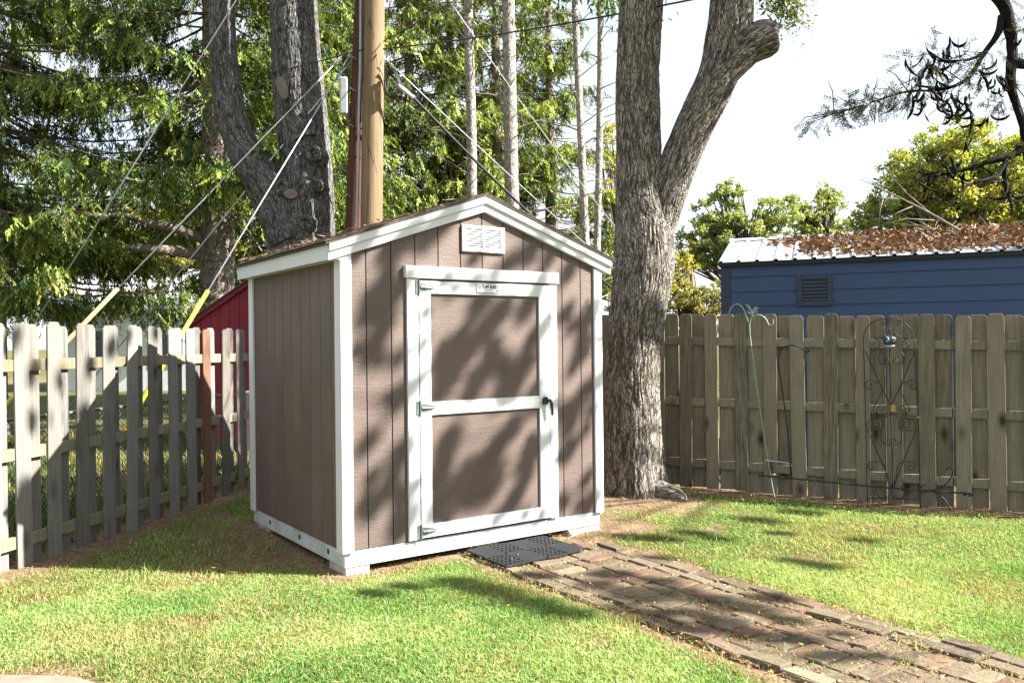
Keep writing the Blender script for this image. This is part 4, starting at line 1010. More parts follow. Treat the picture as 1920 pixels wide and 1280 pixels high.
PAL1_HAZE = [(.20, .27, .09), (.26, .31, .10), (.31, .33, .12), (.15, .22, .09)]; PAL2 = [(.29, .32, .06), (.35, .34, .07), (.23, .30, .07), (.17, .25, .065), (.38, .34, .07)]; PAL3 = [(.34, .30, .035), (.25, .25, .04), (.16, .18, .05), (.10, .12, .05), (.30, .24, .12)]  # green palette paled to put distance haze into the leaf colour
bgtree(P(1390, 0, 28)[0], 28, [bl(1345, 470, 28, 55), bl(1355, 400, 28, 45), bl(1365, 360, 28, 26), bl(1420, 425, 28, 55), bl(1465, 400, 28, 38), bl(1300, 470, 28, 40), bl(1400, 480, 28, 50), bl(1320, 430, 28, 32), bl(1440, 470, 28, 45)], .20, PAL1_HAZE, 'green airy tree behind the left end of the blue shed', 520)
bgtree(P(1545, 0, 30)[0], 30, [bl(1530, 405, 30, 32), bl(1560, 380, 30, 28), bl(1500, 420, 30, 32), bl(1575, 425, 30, 28), bl(1545, 360, 30, 16), bl(1490, 380, 30, 14), bl(1530, 450, 30, 40)], .20, PAL1_HAZE[1:]+PAL2[:1], 'thin pale green tree behind the middle of the blue shed', 330)
bgtree(P(1800, 0, 22)[0], 22, [bl(1790, 330, 22, 95), bl(1730, 330, 22, 70), bl(1840, 290, 22, 65), bl(1780, 270, 22, 50), bl(1890, 340, 22, 80), bl(1700, 380, 22, 60), bl(1820, 390, 22, 90), bl(1920, 400, 22, 80), bl(1680, 340, 22, 40), bl(1960, 330, 22, 70), bl(1655, 400, 22, 45), bl(1630, 425, 22, 30), bl(1760, 420, 22, 70)], .19, PAL2, 'broad yellow green tree behind the right end of the blue shed', 420, .25)
bgtree(P(1285, 0, 26)[0], 26, [bl(1278, 495, 26, 26), bl(1262, 540, 26, 30)], .17, PAL3[:2], 'bright yellow leaved tree just right of the big trunk', 520, .1)
bgtree(P(1290, 0, 15)[0], 15, [bl(1290, 560, 15, 38), bl(1320, 570, 15, 40), bl(1265, 570, 15, 36), bl(1340, 560, 15, 34), bl(1300, 610, 15, 50)], .11, PAL3[1:], 'variegated yellow green shrub above the fence beside the blue shed', 1150, .05, 'shrub', 'leafy_shrub')
bgtree(P(1150, 0, 30)[0], 30, [bl(1150, 300, 30, 30), bl(1135, 250, 30, 22), bl(1140, 380, 30, 40), bl(1150, 460, 30, 45), bl(1130, 540, 30, 50)], .20, PAL3[:2]+PAL2[:3], 'slender yellowing tree left of the big forked trunk', 420, .12)
bgtree(P(270, 0, 34)[0], 34, [bl(270, 480, 34, 60), bl(330, 440, 34, 70), bl(190, 470, 34, 50), bl(420, 500, 34, 70), bl(120, 460, 34, 60), bl(20, 480, 34, 70), bl(380, 400, 34, 70), bl(520, 480, 34, 70)], .24, PAL2, 'yellow green tree mass behind the big spruce limbs', 330, .2)
bgtree(P(800, 0, 34)[0], 34, [bl(640, 520, 34, 80), bl(740, 520, 34, 80), bl(860, 520, 34, 80), bl(960, 520, 34, 80), bl(1060, 520, 34, 80)], .28, PAL1_HAZE, 'low dark green tree behind the spruce row', 200, .2)

# ================================================================== HONEY LOCUST off to the right, with pods
HX, HY = 11.0, 9.0
K = empty('honey_locust', (HX, HY, 0), 0, 'honey locust with dark drooping limb and hanging brown pods at top right', 'tree'); ho = np.array([HX, HY, 0.])
lk = lambda pts: [np.array(p)-ho for p in pts]
YL = 7.2
bk = Bark()
bk.limb(lk([(HX, HY, -.1), (HX+.05, HY, 2), (HX-.1, HY+.1, 4), (HX-.2, HY+.1, 6.2), (HX, HY, 9)]), [.26, .22, .2, .16, .06], 48, .04, .02, 10, 31, .3)
bk.limb(lk([(HX-.15, HY+.1, 5.2), (8.2, 8.2, 6.4), (6.2, 7.5, 6.4), (5.0, 7.2, 5.6), P(1872, -50, YL), P(1888, 20, YL), P(1899, 90, YL), P(1895, 150, YL), P(1904, 190, YL), P(1918, 235, YL), P(1926, 300, YL)]), [.12, .11, .09, .07, .058, .052, .045, .042, .037, .034, .03], 24, .03, .012, 14, 32)
bk.limb(lk([P(1896, 115, YL), P(1930, 122, YL), P(1980, 110, YL)]), [.05, .04, .03], 16, .03, .008, 14, 33)
bk.limb(lk([P(1880, 30, YL), P(1872, 62, YL), P(1846, 100, YL), P(1812, 150, YL), P(1768, 165, YL), P(1716, 160, YL)]), [.035, .028, .022, .018, .013, .008], 12, .03, .004, 14, 34)
bk.limb(lk([P(1850, 98, YL-.1), P(1815, 112, YL-.1), P(1770, 112, YL-.15), P(1740, 95, YL-.2)]), [.015, .012, .009, .006], 10, .03, .003, 14, 34)
bk.limb(lk([P(1812, 150, YL), P(1770, 168, YL+.1), P(1700, 172, YL+.2), P(1640, 190, YL+.2), P(1570, 212, YL+.2), P(1515, 225, YL+.2)]), [.016, .012, .010, .008, .006, .003], 8, .03, .002, 14, 35)
bk.limb(lk([P(1930, 265, YL), P(1900, 290, YL), P(1858, 302, YL), P(1800, 320, YL), P(1745, 332, YL)]), [.045, .032, .026, .016, .007], 14, .03, .005, 14, 36)
bk.limb(lk([P(1890, 294, YL), P(1868, 330, YL-.1), P(1820, 345, YL-.2), P(1775, 385, YL-.3)]), [.022, .016, .011, .004], 10, .03, .003, 14, 37)
bk.limb(lk([P(1885, 298, YL), P(1884, 340, YL), P(1893, 370, YL), P(1900, 400, YL)]), [.022, .018, .014, .006], 10, .03, .003, 14, 38)
for _ in range(6):
    e = np.array([random.uniform(6.8, 10.5), random.uniform(4.2, 7.5), random.uniform(6.5, 9)]); s_ = np.array([HX-.1, HY, random.uniform(4.5, 7.5)]); bk.limb(lk([s_, (s_+e)/2+np.array([0, 0, .3]), e]), [.035, .025, .012], 10, .06, .006, 12, 39)
bk.build('trunk', M['bark_dark'], K)
# fine twigs in the visible part
m = MB()
def twig(a, b, r=.005):
    a, b = np.array(a), np.array(b); md = (a+b)/2+np.array([random.gauss(0, .03), random.gauss(0, .03), random.gauss(.02, .03)]); m.tube([a-ho, md-ho, b-ho], [r, r*.8, r*.4], 4)
vis = [(1846, 100), (1812, 150), (1768, 165), (1716, 160), (1700, 172), (1640, 190), (1600, 200), (1570, 212), (1770, 112), (1800, 110), (1900, 290), (1858, 302), (1800, 320), (1745, 332), (1868, 330), (1820, 345), (1884, 340), (1893, 370), (1830, 310), (1895, 160), (1910, 60)]
for x, y in vis:
    for _ in range(5):
        a = P(x+random.uniform(-12, 12), y, YL); twig(a, a+np.array([random.gauss(-.06, .12), random.gauss(0, .12), random.gauss(-.03, .10)]))
m.build('twig', M['bark_dark'], K, 0, True)['kind'] = 'stuff'
# leaflets: visible sprays
L = Leaves(); lc = np.array([(.018, .026, .010), (.025, .034, .012), (.045, .05, .014)])  # leaf colours darkened to imitate backlit silhouettes
m_rach = MB()
def spray(x, y, Y, n, sx, sy):
    n = max(4, int(n*.14)); p = np.stack([P(x+a, y+b, Y+c) for a, b, c in zip(rng.normal(size=n)*sx, rng.normal(size=n)*sy, rng.normal(size=n)*.15)])
    ra = nrm(rng.normal(size=(n, 3))+np.array([-.4, 0, -.5])); ln = rng.uniform(.09, .16, n); k = 9
    for a_, b__ in zip(p, p+ra*ln[:, None]): m_rach.tube([a_-ho, (a_+b__)/2-ho+np.array([0, 0, .006]), b__-ho], [.0016, .0013, .0008], 3, False)
    sdv = side_of(ra); fr = np.tile(np.repeat(np.linspace(.12, 1, k), 2), n); ii = np.repeat(np.arange(n), 2*k); sg = np.tile([1., -1.], n*k)
    c_ = p[ii]+ra[ii]*(ln[ii]*fr)[:, None]; d = nrm(sdv[ii]*sg[:, None]+ra[ii]*.45+rng.normal(size=(len(ii), 3))*.12); s2 = nrm(np.cross(d, np.cross(ra, sdv)[ii]+rng.normal(size=(len(ii), 3))*.3))
    L.add(c_, d, s2, rng.uniform(.018, .030, len(ii)), rng.uniform(.008, .012, len(ii)), lc[rng.integers(0, 3, n)][ii])
for x, y, n, sx, sy in ((1690, 175, 260, 22, 12), (1650, 188, 300, 22, 11), (1610, 200, 240, 20, 10), (1570, 215, 160, 18, 9), (1530, 228, 60, 14, 8), (1795, 130, 260, 30, 18), (1750, 140, 180, 26, 20), (1765, 90, 90, 22, 14), (1850, 150, 130, 24, 22), (1905, 60, 120, 12, 40), (1870, 190, 70, 20, 14), (1800, 200, 60, 24, 12), (1840, 320, 120, 40, 14), (1900, 300, 100, 18, 20), (1700, 110, 40, 14, 10)): spray(x, y, YL, n, sx, sy)
m_rach.build('leaf_stalk', M['bark_dark'], K)['kind'] = 'stuff'
# crown above and to the right: its clumps lie between the sun and the shed front
def toward_sun(p, t): return p+SDIR*t
nw = -V_
spots = []      # (point, radius, leaves)
def wall(px, py, rpx, n): spots.append((PL(px, py, CN, nw), rpx*6.6/FPX, n))
def grd(px, py, rpx, n): q = G(px, py); spots.append((q, rpx*q[1]/FPX, n))
for _ in range(60): wall(random.uniform(670, 1110), random.uniform(440, 1000), random.uniform(5, 10), 1)
for a in ((905, 625, 18), (850, 700, 22), (942, 690, 18), (880, 740, 18), (885, 925, 20), (925, 840, 16), (905, 700, 20), (980, 905, 16), (820, 900, 18), (1000, 540, 18), (702, 572, 24), (730, 470, 20), (689, 590, 18), (720, 610, 20), (699, 657, 18), (742, 547, 22), (799, 447, 22), (754, 453, 24), (812, 430, 22), (835, 415, 16), (993, 472, 22), (959, 492, 15), (1030, 480, 14), (1065, 510, 18), (833, 669, 30), (897, 571, 24), (864, 655, 28), (937, 585, 22), (987, 575, 22), (982, 683, 28), (829, 724, 24), (948, 730, 28), (838, 834, 26), (859, 908, 30), (826, 880, 20), (918, 908, 32), (986, 863, 24), (960, 804, 22), (900, 870, 22), (1072, 768, 20), (1066, 800, 16), (1105, 943, 20), (1065, 845, 16), (1100, 600, 22), (1090, 660, 20), (1060, 590, 14), (749, 745, 18), (749, 854, 20), (755, 982, 22), (735, 900, 16), (690, 830, 16), (700, 950, 16), (810, 960, 20), (960, 940, 18), (1010, 620, 16), (1020, 830, 14), (1115, 720, 16)): wall(*a, 1)
for a in ((1150, 1075, 30), (1230, 1090, 30), (1300, 1150, 30), (1370, 1130, 26), (1160, 1140, 26), (1250, 1150, 26), (1470, 1160, 26), (1530, 1230, 22), (1650, 1225, 16), (1580, 1185, 18), (1340, 1010, 20), (1620, 1010, 22), (1180, 1008, 34), (1240, 1012, 30), (1300, 1000, 26), (1230, 1045, 22), (1130, 1100, 40), (1190, 1120, 40), (1260, 1110, 44), (1330, 1125, 44), (1400, 1140, 40), (1450, 1120, 30), (1350, 1170, 40), (1420, 1190, 40), (1490, 1195, 36), (1290, 1180, 34), (1210, 1160, 30), (1540, 1060, 30), (1490, 1050, 26), (860, 1095, 44), (920, 1110, 44), (990, 1130, 44), (1060, 1150, 40), (1010, 1080, 30), (700, 1112, 26), (1420, 975, 34), (1500, 960, 30), (1130, 1080, 26), (760, 1100, 26), (1580, 1225, 30), (1460, 1000, 24)): grd(*a, 1)
for px, py, rp_ in ((60, 700, 22), (60, 790, 20), (108, 720, 18), (95, 900, 20), (40, 930, 26), (165, 690, 18), (205, 655, 16), (230, 640, 14), (150, 780, 16), (290, 625, 14), (20, 640, 20), (55, 980, 18)):
    q = PL(px, py, LF0, LFN); spots.append((q, rp_*q[1]/FPX, 1))
for q, r, n in spots:
    t_ = random.uniform(9.2, 11.5); c = toward_sun(q, t_); n = int(300+13500*r*r)
    dg = nrm(U*.55+np.array([0, 0, .85])); rv = nrm(rng.normal(size=(n, 3)))*(rng.random((n, 1))**.5)*r*.85; rv = rv+np.outer(rv@dg, dg)*.8
    p = c+rv+SDIR*rng.normal(size=(n, 1))*.35; d = nrm(rng.normal(size=(n, 3))); L.add(p, d, side_of(d), rng.uniform(.03, .07, n), rng.uniform(.014, .03, n), lc[rng.integers(0, 3, n)])
L.V = [v-ho for v in L.V]
L.build('crown', M['leaf'], K)
print('locust', sum(len(f) for f in L.F))
# pods, each a part
def pod_mesh(s):
    rr = random.Random(s); pts = []; ln = rr.uniform(.12, .20); th = rr.uniform(-.5, .5); cv = rr.choice((-1, 1))*rr.uniform(.8, 2.6); p = np.zeros(3); n = 8
    pts.append(p.copy())
    for k in range(n):
        th += cv/n; p = p+np.array([math.sin(th), 0, -math.cos(th)])*ln/n; pts.append(p.copy())
    m = MB(); W_ = [.002, .009, .0115, .0125, .012, .0125, .011, .008, .002]
    for i, q in enumerate(pts):
        d = nrm((pts[min(i+1, n)]-pts[max(i-1, 0)])); sd = np.array([-d[2], 0, d[0]]); tw_ = math.sin(i*.7+s)*.6; sd = np.array([sd[0]*math.cos(tw_), math.sin(tw_), sd[2]*math.cos(tw_)]); nn = np.cross(d, sd)
        for a, b in ((1, 0), (0, .25), (-1, 0), (0, -.25)): m.v.append(tuple(q+sd*W_[i]*a+nn*W_[i]*b))
    for i in range(n):
        for k in range(4): m.f.append([4*i+k, 4*i+(k+1) % 4, 4*i+4+(k+1) % 4, 4*i+4+k])
    return m.mesh('seed_pod', 0, True)
pods = [pod_mesh(i) for i in range(9)]
for me_ in pods: me_.materials.append(M['bark_dark'])
def pod(px, py, sz=1.):
    p = P(px, py, YL+random.uniform(-.15, .15))-ho; o = link('seed_pod', random.choice(pods), None, K, p, (random.gauss(0, .25), random.gauss(0, .35), random.uniform(-.9, .9))); o.scale = (sz, sz, sz)
for (x, y, n, sx, sy) in ((1735, 165, 16, 18, 10), (1775, 185, 20, 26, 12), (1800, 205, 12, 18, 12), (1782, 85, 6, 5, 10), (1760, 110, 12, 16, 14), (1742, 130, 8, 14, 12), (1697, 115, 2, 3, 3), (1845, 145, 6, 14, 8), (1870, 165, 5, 12, 14), (1722, 205, 3, 5, 6), (1680, 210, 1, 2, 2), (1845, 228, 4, 8, 5), (1812, 272, 2, 4, 4), (1780, 300, 3, 10, 10), (1740, 325, 7, 20, 10), (1765, 330, 4, 12, 10), (1875, 160, 4, 10, 10), (1895, 360, 4, 5, 10), (1800, 330, 3, 16, 6), (1915, 70, 3, 5, 12)):
    for _ in range(n): pod(random.gauss(x, sx), random.gauss(y-10, sy), random.uniform(.8, 1.15))
# ================================================================== GARDEN ORNAMENTS ALONG THE RIGHT FENCE
RFo = RF0 + RFN*.13
def rf(px, py, off=0.): return PL(px, py, RFo+RFN*off, RFN)
def rtubes(name, strokes, r, mat, root, sm=6, seg=6):
    o = np.array(root.location); m = MB()
    for s in strokes: m.tube([p-o for p in smooth_path(s, sm)] if len(s) > 2 else [p-o for p in s], r, seg)
    return m.build(name, mat, root, 0, True)
def rootat(name, px, py, label, cat, group=None):
    q = rf(px, py); return empty(name, (q[0], q[1], 0), 0, label, cat, group)
# pale green shepherd hook leaning on the fence
hk = rootat('shepherd_hook', 1450, 930, 'pale green double shepherd hook with butterfly leaning on the right fence', 'garden hook', 'shepherd hooks')
Z1 = lambda L_: [rf(1360+x/3.2, 560+y/3.2) for x, y in L_]
rtubes('rod', [Z1([(300, 1215), (270, 1060), (205, 640), (148, 225), (143, 180)])],   .0072, M['green_iron'], hk)
rtubes('hook', [Z1([(147, 215), (146, 150), (165, 110), (205, 97), (240, 118), (258, 152), (272, 163), (285, 150), (288, 125)]), Z1([(22, 95), (35, 55), (65, 32), (95, 45), (115, 75), (125, 105), (143, 160), (147, 215)])],   .0072, M['green_iron'], hk)
rtubes('foot_bar', [Z1([(265, 1055), (300, 1052)]), Z1([(268, 1075), (300, 1052)])], .006, M['green_iron'], hk, 2)
bo = np.array(hk.location); bf = MB()
def petal(pts, dep):
    q = Z1(pts); n0 = len(bf.v); c = sum(q)/len(q)
    for p in q: bf.v.append(tuple(p-bo+RFN*dep))
    for p in q: bf.v.append(tuple(p-bo+RFN*(dep-.004)))
    k = len(q); bf.f.append([n0+i for i in range(k)]); bf.f.append([n0+k+i for i in reversed(range(k))])
    for i in range(k): bf.f.append([n0+(i+1) % k, n0+i, n0+k+i, n0+k+(i+1) % k])
petal([(150, 72), (122, 34), (130, 30), (152, 48), (160, 70)], .025); petal([(162, 72), (178, 46), (202, 52), (192, 66), (168, 76)], .030)
petal([(160, 78), (190, 72), (194, 84), (170, 86)], .018); petal([(152, 78), (162, 78), (172, 104), (160, 106)], .022); petal([(130, 74), (150, 76), (158, 96), (140, 92)], .020)
bf.build('butterfly', M['green_iron'], hk)
rtubes('butterfly_body', [Z1([(146, 60), (158, 76), (166, 96)])], .006, M['green_iron'], hk, 3)
# black shepherd hook
hb = rootat('shepherd_hook', 1482, 885, 'black shepherd hook with curled top standing against the right fence', 'garden hook', 'shepherd hooks')
Z2 = lambda L_, off=0.: [rf(1220+x/2.743, 560+y/2.743, off) for x, y in L_]
rtubes('rod', [Z2([(722, 905), (700, 640), (678, 480), (658, 340), (657, 290)], .02)], .008, M['iron'], hb)
rtubes('hook', [Z2([(657, 300), (668, 262), (700, 242), (740, 238), (775, 252), (800, 272), (815, 268), (820, 250)], .02)], .008, M['iron'], hb)
rtubes('foot_bar', [Z2([(585, 830), (650, 836), (715, 846)], .02)], .006, M['box_grey'], hb, 3)
# long rod with arrow and scroll work leaning low along the fence
rd = rootat('ornament_stake', 1640, 915, 'long dark iron rod with curled tail lying slanted low against the right fence', 'garden stake')
rtubes('rod', [Z2([(555, 907), (820, 932), (1120, 962), (1400, 985), (1600, 998), (1660, 1006)], .06)], .0085, M['iron'], rd)
rtubes('scroll', [Z2([(1400, 980), (1450, 990), (1500, 1020), (1530, 1060), (1545, 1098)], .06), Z2([(1400, 985), (1470, 978), (1520, 950), (1548, 910), (1550, 880), (1535, 866), (1520, 878)], .06), Z2([(1420, 990), (1395, 1000), (1385, 980), (1400, 955), (1420, 960)], .06)], .006, M['iron'], rd)
rtubes('arrow_tip', [Z2([(1605, 994), (1625, 1002), (1608, 1010)], .06), Z2([(1630, 998), (1655, 1006), (1632, 1014)], .06)], .008, M['iron'], rd, 2)
rtubes('curled_wire', [Z2([(820, 930), (838, 924), (852, 945), (862, 985), (866, 1005)], .08)], .005, M['galv'], rd)
# scroll trellis
tr = rootat('garden_trellis', 1680, 950, 'arched dark iron scroll trellis with small ornament against the right fence', 'trellis')
Z3 = lambda L_, off=.03: [rf(1550+x/3.37, 580+y/3.37, off) for x, y in L_]
arch = [(258, 1275), (250, 900), (246, 700), (240, 450), (233, 200), (243, 140), (275, 92), (330, 64), (385, 58), (440, 64), (495, 88), (535, 130), (553, 190), (560, 300), (575, 600), (585, 900), (592, 1270)]
rtubes('arch', [Z3(arch)], .005, M['iron'], tr)
rtubes('centre_rod', [Z3([(398, 110), (400, 330), (405, 600), (412, 850), (420, 1195)], .02)], .006, M['iron'], tr)
rtubes('brace', [Z3([(238, 240), (300, 390), (405, 610)]), Z3([(555, 270), (480, 450), (405, 610)]), Z3([(255, 760), (330, 920), (420, 1130)]), Z3([(572, 750), (490, 940), (420, 1130)])], .005, M['iron'], tr)
def spiral(cx, cy, r, turns, a0, dirn): return [(cx+r*(1-.85*t)*math.cos(a0+dirn*turns*2*math.pi*t), cy+r*(1-.85*t)*math.sin(a0+dirn*turns*2*math.pi*t)) for t in np.linspace(0, 1, 16)]
def scroll(p0, mid, sp): return Z3([p0]+mid+sp)
sc = []
for mx_, sg in ((408, 1), (408, -1)):
    X = lambda x: mx_-sg*(mx_-x)
    sc.append(scroll((X(405), 660), [(X(385), 660), (X(310), 655), (X(295), 620), (X(350), 520), (X(335), 465)], [(X(a), b) for a, b in spiral(272, 480, 38, 1.3, -.6, -1)]))
    sc.append(scroll((X(320), 665), [(X(305), 655)], [(X(a), b) for a, b in spiral(343, 630, 28, 1.2, 2.4, 1)]))
    sc.append(scroll((X(410), 650), [(X(390), 672), (X(300), 685), (X(255), 715), (X(270), 760), (X(330), 762)], [(X(a), b) for a, b in spiral(318, 722, 44, 1.4, .5, -1)]))
    sc.append(scroll((X(350), 740), [(X(342), 800), (X(350), 845)], [(X(a), b) for a, b in spiral(390, 830, 27, 1.2, 2.6, -1)]))
    sc.append(scroll((X(415), 1130), [(X(375), 1060), (X(370), 990), (X(330), 958)], [(X(a), b) for a, b in spiral(285, 992, 34, 1.2, -.9, -1)]))
    sc.append(scroll((X(400), 110), [(X(380), 150), (X(345), 180), (X(300), 178)], [(X(a), b) for a, b in spiral(312, 220, 30, 1.2, -1.4, 1)]))
    sc.append(scroll((X(352), 260), [(X(325), 300), (X(340), 345)], [(X(a), b) for a, b in spiral(378, 325, 24, 1.2, 2.6, -1)]))
    sc.append(scroll((X(420), 1130), [(X(395), 1180), (X(340), 1190), (X(308), 1150)], [(X(a), b) for a, b in spiral(335, 1130, 22, 1.1, 2.8, 1)]))
    sc.append(scroll((X(398), 70), [(X(372), 100)], [(X(a), b) for a, b in spiral(362, 84, 16, 1.1, 1., 1)]))
for s in sc: rtubes('scroll', [s], .0042, M['iron'], tr, 2, 5)
rtubes('cross_bar', [Z3([(258, 1190), (575, 1200)]), Z3([(290, 672), (405, 678)]), Z3([(480, 681), (582, 681)])], .0042, M['iron'], tr, 2)
rtubes('rusty_bar', [Z3([(400, 329), (474, 329)], .035), Z3([(480, 681), (582, 681)], .036)], .006, M['rust'], tr, 2)
m = MB(); oq = np.array(tr.location)
for k in range(5): m.tube([p-oq for p in Z3([(404, 606+8*k), (420, 608+8*k), (434, 606+8*k)], .045)], .010, 6)
m.build('rope_tie', M['rope'], tr, 0, True)
orn = rootat('hanging_ornament', 1668, 640, 'small blue black glazed ornament with two pale crescents at top of the trellis', 'ornament'); oo = np.array(orn.location)
c = Z3([(397, 200)], .09)[0]; orn.location = (c[0], c[1], c[2]); oo = c
bm = bmesh.new(); bmesh.ops.create_uvsphere(bm, u_segments=20, v_segments=12, radius=1); me_ = bpy.data.meshes.new('body'); bm.to_mesh(me_); bm.free(); me_.polygons.foreach_set('use_smooth', np.ones(len(me_.polygons), bool))
o = link('body', me_, M['glass_blue'], orn); o.scale = (.060, .045, .060)
ax = RFD
for sg in (-1, 1):
    m = MB(); pts = [ax*(sg*.030+.020*math.cos(t)*1)+np.array([0, 0, .018+.022*math.sin(t)])+RFN*.046 for t in np.linspace(-1.9, 1.9, 9)]; m.tube(pts, [.002, .005, .007, .008, .008, .008, .007, .005, .002], 6); m.build('crescent', M['cream'], orn, 0, True)
for sg in (-1, 1):
    m = MB(); q = ax*sg*.04+np.array([0, 0, .045]); m.tube([q, q+ax*sg*.012+np.array([0, 0, .03])], [.016, .003], 6); m.build('ear', M['glass_blue'], orn)
m = MB(); m.tube([ax*-.045+np.array([0, 0, -.045])+RFN*.03, RFN*.045+np.array([0, 0, -.052]), ax*.045+np.array([0, 0, -.045])+RFN*.03], .010, 6); m.build('base_ring', M['cream'], orn, 0, True)

# ================================================================== GRASS AND LITTER
def blades(n, xr, yr, hl, wd, dens, seedcol=1.0, lean=.55, fr=.72):
    x = rng.uniform(*xr, n); y = rng.uniform(*yr, n); keep = (np.abs(x) < fr*y+.5)
    x, y = x[keep], y[keep]; k = rng.random(len(x)) < dens(x, y); x, y = x[k], y[k]; return x, y
def grass_dens(x, y):
    u, v = shed_uv(x, y); d = 1-dirt_mask(x, y)
    d = d*(1-.0*x); ins = (u > 0)*(u < 2.385)*(v > 0)*(v < 2.); d = np.where(ins, 0, d)
    dl = (x-LF0[0])*LFN[0]+(y-LF0[1])*LFN[1]; dr = (x-RF0[0])*RFN[0]+(y-RF0[1])*RFN[1]
    d = np.where((dl < .03) | (dr < .03), 0, d)
    pl = np.hypot((x+2.45)/.55, (y-4.03)/.2) ; d = np.where(pl < .9, 0, d)
    return np.clip(.035+.965*d**1.3, 0, 1)*np.where(ins | (dl < .03) | (dr < .03), 0, 1)
def make_blades(x, y, hmin, hmax, w, name, mat, lean, pal, label, parts=1):
    n = len(x); z = gsurf(x, y); hgt = rng.uniform(hmin, hmax, n)*(1+.35*n2(x, y, 3., 31))*np.where(y > 0, 1, 1)
    th = rng.uniform(0, 2*np.pi, n); ln = np.abs(rng.normal(size=n))*lean; dirv = np.stack([np.cos(th), np.sin(th), 0*th], 1)
    sd = np.stack([-np.sin(th+rng.normal(size=n)*.6), np.cos(th+rng.normal(size=n)*.6), 0*th], 1); b = np.stack([x, y, z-.004], 1)
    wv = (w*rng.uniform(.6, 1.3, n))[:, None]
    m1 = b+dirv*(hgt*ln*.35)[:, None]+np.outer(hgt*.55, [0, 0, 1]); tip = b+dirv*(hgt*ln)[:, None]+np.outer(hgt*np.clip(1-.25*ln, .3, 1), [0, 0, 1])
    V = np.stack([b-sd*wv*.5, b+sd*wv*.5, m1+sd*wv*.42, m1-sd*wv*.42, tip], 1).reshape(-1, 3)
    i = np.arange(n)*5; F = np.concatenate([np.stack([i, i+1, i+2], 1), np.stack([i, i+2, i+3], 1), np.stack([i+3, i+2, i+4], 1)])
    pal = np.array(pal); t = np.clip(n2(x, y, 1.7, 41)*1.3+.5+rng.normal(size=n)*.28, 0, .999); f = t*(len(pal)-1); i0 = f.astype(int); c = pal[i0]+(pal[i0+1]-pal[i0])*(f-i0)[:, None]
    c = c*rng.uniform(.7, 1.3, (n, 1)); dry = rng.random(n) < .10+.45*dirt_mask(x, y)+.38*sstep(.02, .3, n2(x, y, 1.25, 91)); c = np.where(dry[:, None], np.array([.30, .24, .10])*rng.uniform(.6, 1.2, (n, 1)), c)
    me = np_mesh(name, V, F, {'col': ('FLOAT_COLOR', rgba(np.repeat(c, 5, 0)))}); o = link(name, me, mat); tag(o, label, None, None, 'stuff'); print(name, len(F)); return o
GP = [(.11, .225, .048), (.18, .325, .085), (.26, .39, .12), (.40, .44, .18)]
x1, y1 = blades(520000, (-4.6, 6.2), (3.4, 6.2), 0, 0, grass_dens); x2, y2 = blades(210000, (-4.2, 6.2), (6.2, 10.), 0, 0, grass_dens)
make_blades(np.concatenate([x1, x2]), np.concatenate([y1, y2]),   .018, .040, .0052, 'grass', M['blade'], 1.15, GP, 'short sunlit lawn grass around the brown shed')
# grass beyond the left fence
xb, yb = rng.uniform(-9, -3., 26000), rng.uniform(6, 15, 26000); dl = (xb-LF0[0])*LFN[0]+(yb-LF0[1])*LFN[1]; k = dl < -.15; make_blades(xb[k], yb[k], .06, .16, .014, 'grass', M['blade'], .6, [(.04, .085, .015), (.08, .13, .025), (.13, .17, .04)], 'taller grass behind the chain link fence')
ed = lambda x, y: grass_dens(x, y)**.3*sstep(.12, .4, dirt_mask(x, y))*(1-sstep(.6, .97, dirt_mask(x, y)))*(n2(x, y, 5., 81) > .06)*.8
xe, ye = blades(160000, (-4.4, 6.2), (3.5, 10), 0, 0, ed); make_blades(xe, ye, .04, .085, .0046, 'grass', M['blade'], .7, GP[:3], 'longer uncut grass tufts along the edges of bare soil and path')
# brown needles and straw lying on the soil
def straw(n, dens, Lr, w, pal, name, label, xr=(-4.6, 6.2), yr=(3.4, 10.), up=.18, lift=.012, mat='litter'):
    x, y = blades(n, xr, yr, 0, 0, dens); n = len(x); z = gsurf(x, y)+rng.uniform(.002, lift, n); th = rng.uniform(0, 2*np.pi, n)
    d = nrm(np.stack([np.cos(th), np.sin(th), rng.normal(size=n)*up], 1)); sd = nrm(np.cross(d, [0, 0, 1.])+rng.normal(size=(n, 3))*.25)
    L = Leaves(); L.add(np.stack([x, y, z], 1), d, sd, rng.uniform(*Lr, n), rng.uniform(w*.6, w*1.3, n), np.array(pal)[rng.integers(0, len(pal), n)]*rng.uniform(.7, 1.25, (n, 1)))
    o = L.build(name, M[mat]); tag(o, label, None, None, 'stuff'); print(name, n)
def not_in_shed(x, y):
    u, v = shed_uv(x, y); return 1-((u > .05)*(u < 2.33)*(v > .25)*(v < 2.))
straw(120000, lambda x, y: dirt_mask(x, y)**1.5*(.25+.75*sstep(-.1, .35, n2(x, y, 1.9, 51)))*not_in_shed(x, y)*.8, (.05, .13), .0032, [(.34, .20, .09), (.26, .14, .06), (.42, .29, .15), (.20, .11, .05)], 'pine_needles', 'brown fallen pine needles on the bare soil')
straw(26000, lambda x, y: (1-dirt_mask(x, y))*.5*not_in_shed(x, y), (.05, .12), .003, [(.46, .36, .17), (.38, .27, .12)], 'dry_straw', 'straw coloured needles scattered in the lawn', lift=.05)
onpath = lambda x, y: (lambda u, v: 1.*((u > .97)*(u < 2.12)*(v < -.05)))(*shed_uv(x, y))
straw(60000, lambda x, y: onpath(x, y)*(.12+.88*sstep(-.05, .3, n2(x, y, 3.2, 95))), (.02, .07), .0035, [(.26, .17, .09), (.18, .11, .06), (.34, .26, .13), (.12, .075, .045), (.30, .27, .10)], 'path_debris', 'needles and crumbled leaves lying on the bricks', lift=.022)
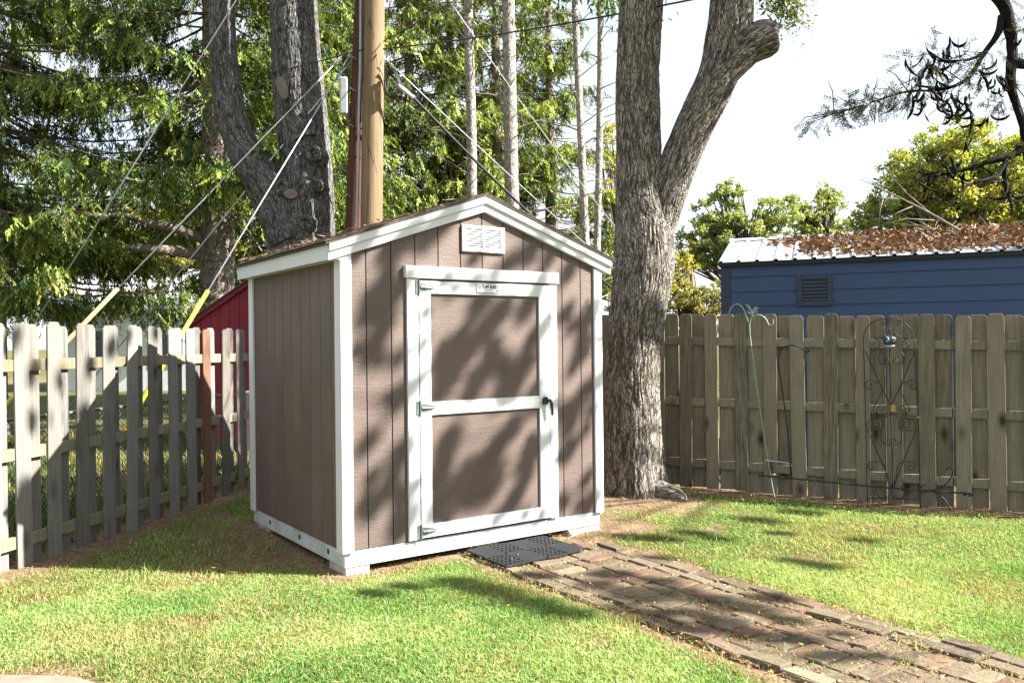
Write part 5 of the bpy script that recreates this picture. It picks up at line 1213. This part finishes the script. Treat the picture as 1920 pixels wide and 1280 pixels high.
pd = lambda x, y: (.25+.75*(lambda u, v: (u > .9)*(u < 2.4)*(v < .2))(*shed_uv(x, y)))*not_in_shed(x, y)*.6
straw(9000, pd, (.014, .032), .010, [(.52, .36, .05), (.45, .24, .06), (.55, .46, .14), (.24, .12, .05)], 'fallen_leaves', 'small yellow leaflets fallen on lawn and brick path', lift=.04, up=.5)
# soil crumbs
n = 9000; x, y = blades(n*3, (-4.6, 6.2), (3.4, 10), 0, 0, lambda x, y: dirt_mask(x, y)*not_in_shed(x, y)*.6); n = len(x); z = gsurf(x, y)
c = np.stack([x, y, z+.004], 1); r = rng.uniform(.004, .016, n)[:, None]; T_ = np.array([[1, 0, 0], [-.5, .86, 0], [-.5, -.86, 0], [0, 0, .8]]); R_ = rng.normal(size=(n, 4, 3))*.25; V = (c[:, None]+(T_[None]+R_)*r[..., None]).reshape(-1, 3); i = np.arange(n)*4
F = np.concatenate([np.stack([i+a, i+b, i+c_], 1) for a, b, c_ in ((0, 1, 3), (1, 2, 3), (2, 0, 3))]); me = np_mesh('soil_crumbs', V, F, {'col': ('FLOAT_COLOR', rgba(np.repeat(np.array([[.22, .155, .10]])*rng.uniform(.5, 1.6, (n, 1)), 4, 0)))}); tag(link('soil_crumbs', me, M['litter']), 'crumbs of soil and grit on the bare ground', None, None, 'stuff')
# needles and leaves caught on the brown shed's roof
L = Leaves(); n = 420; xx = rng.uniform(-.12, 1.19, n); yy = rng.uniform(-.06, 2.06, n); k = n2(xx, yy, 3.5, 61) > -.05; xx, yy = xx[k], yy[k]; n = len(xx); zz = PK-SL*np.abs(xx-UM)+.152+rng.uniform(0, .02, n)
w = CN[None]+xx[:, None]*U+yy[:, None]*V_; w[:, 2] = zz; th = rng.uniform(0, 6.28, n); d = nrm(np.stack([np.cos(th), np.sin(th), rng.normal(size=n)*.25], 1)); L.add(w, d, side_of(d), rng.uniform(.04, .11, n), rng.uniform(.003, .012, n), np.array([(.16, .09, .05), (.12, .07, .04), (.20, .14, .08)])[rng.integers(0, 3, n)])
o = L.build('roof_needles', M['litter']); tag(o, 'brown needles lying on the left slope of the brown shed roof', 'needle litter', None, 'stuff')
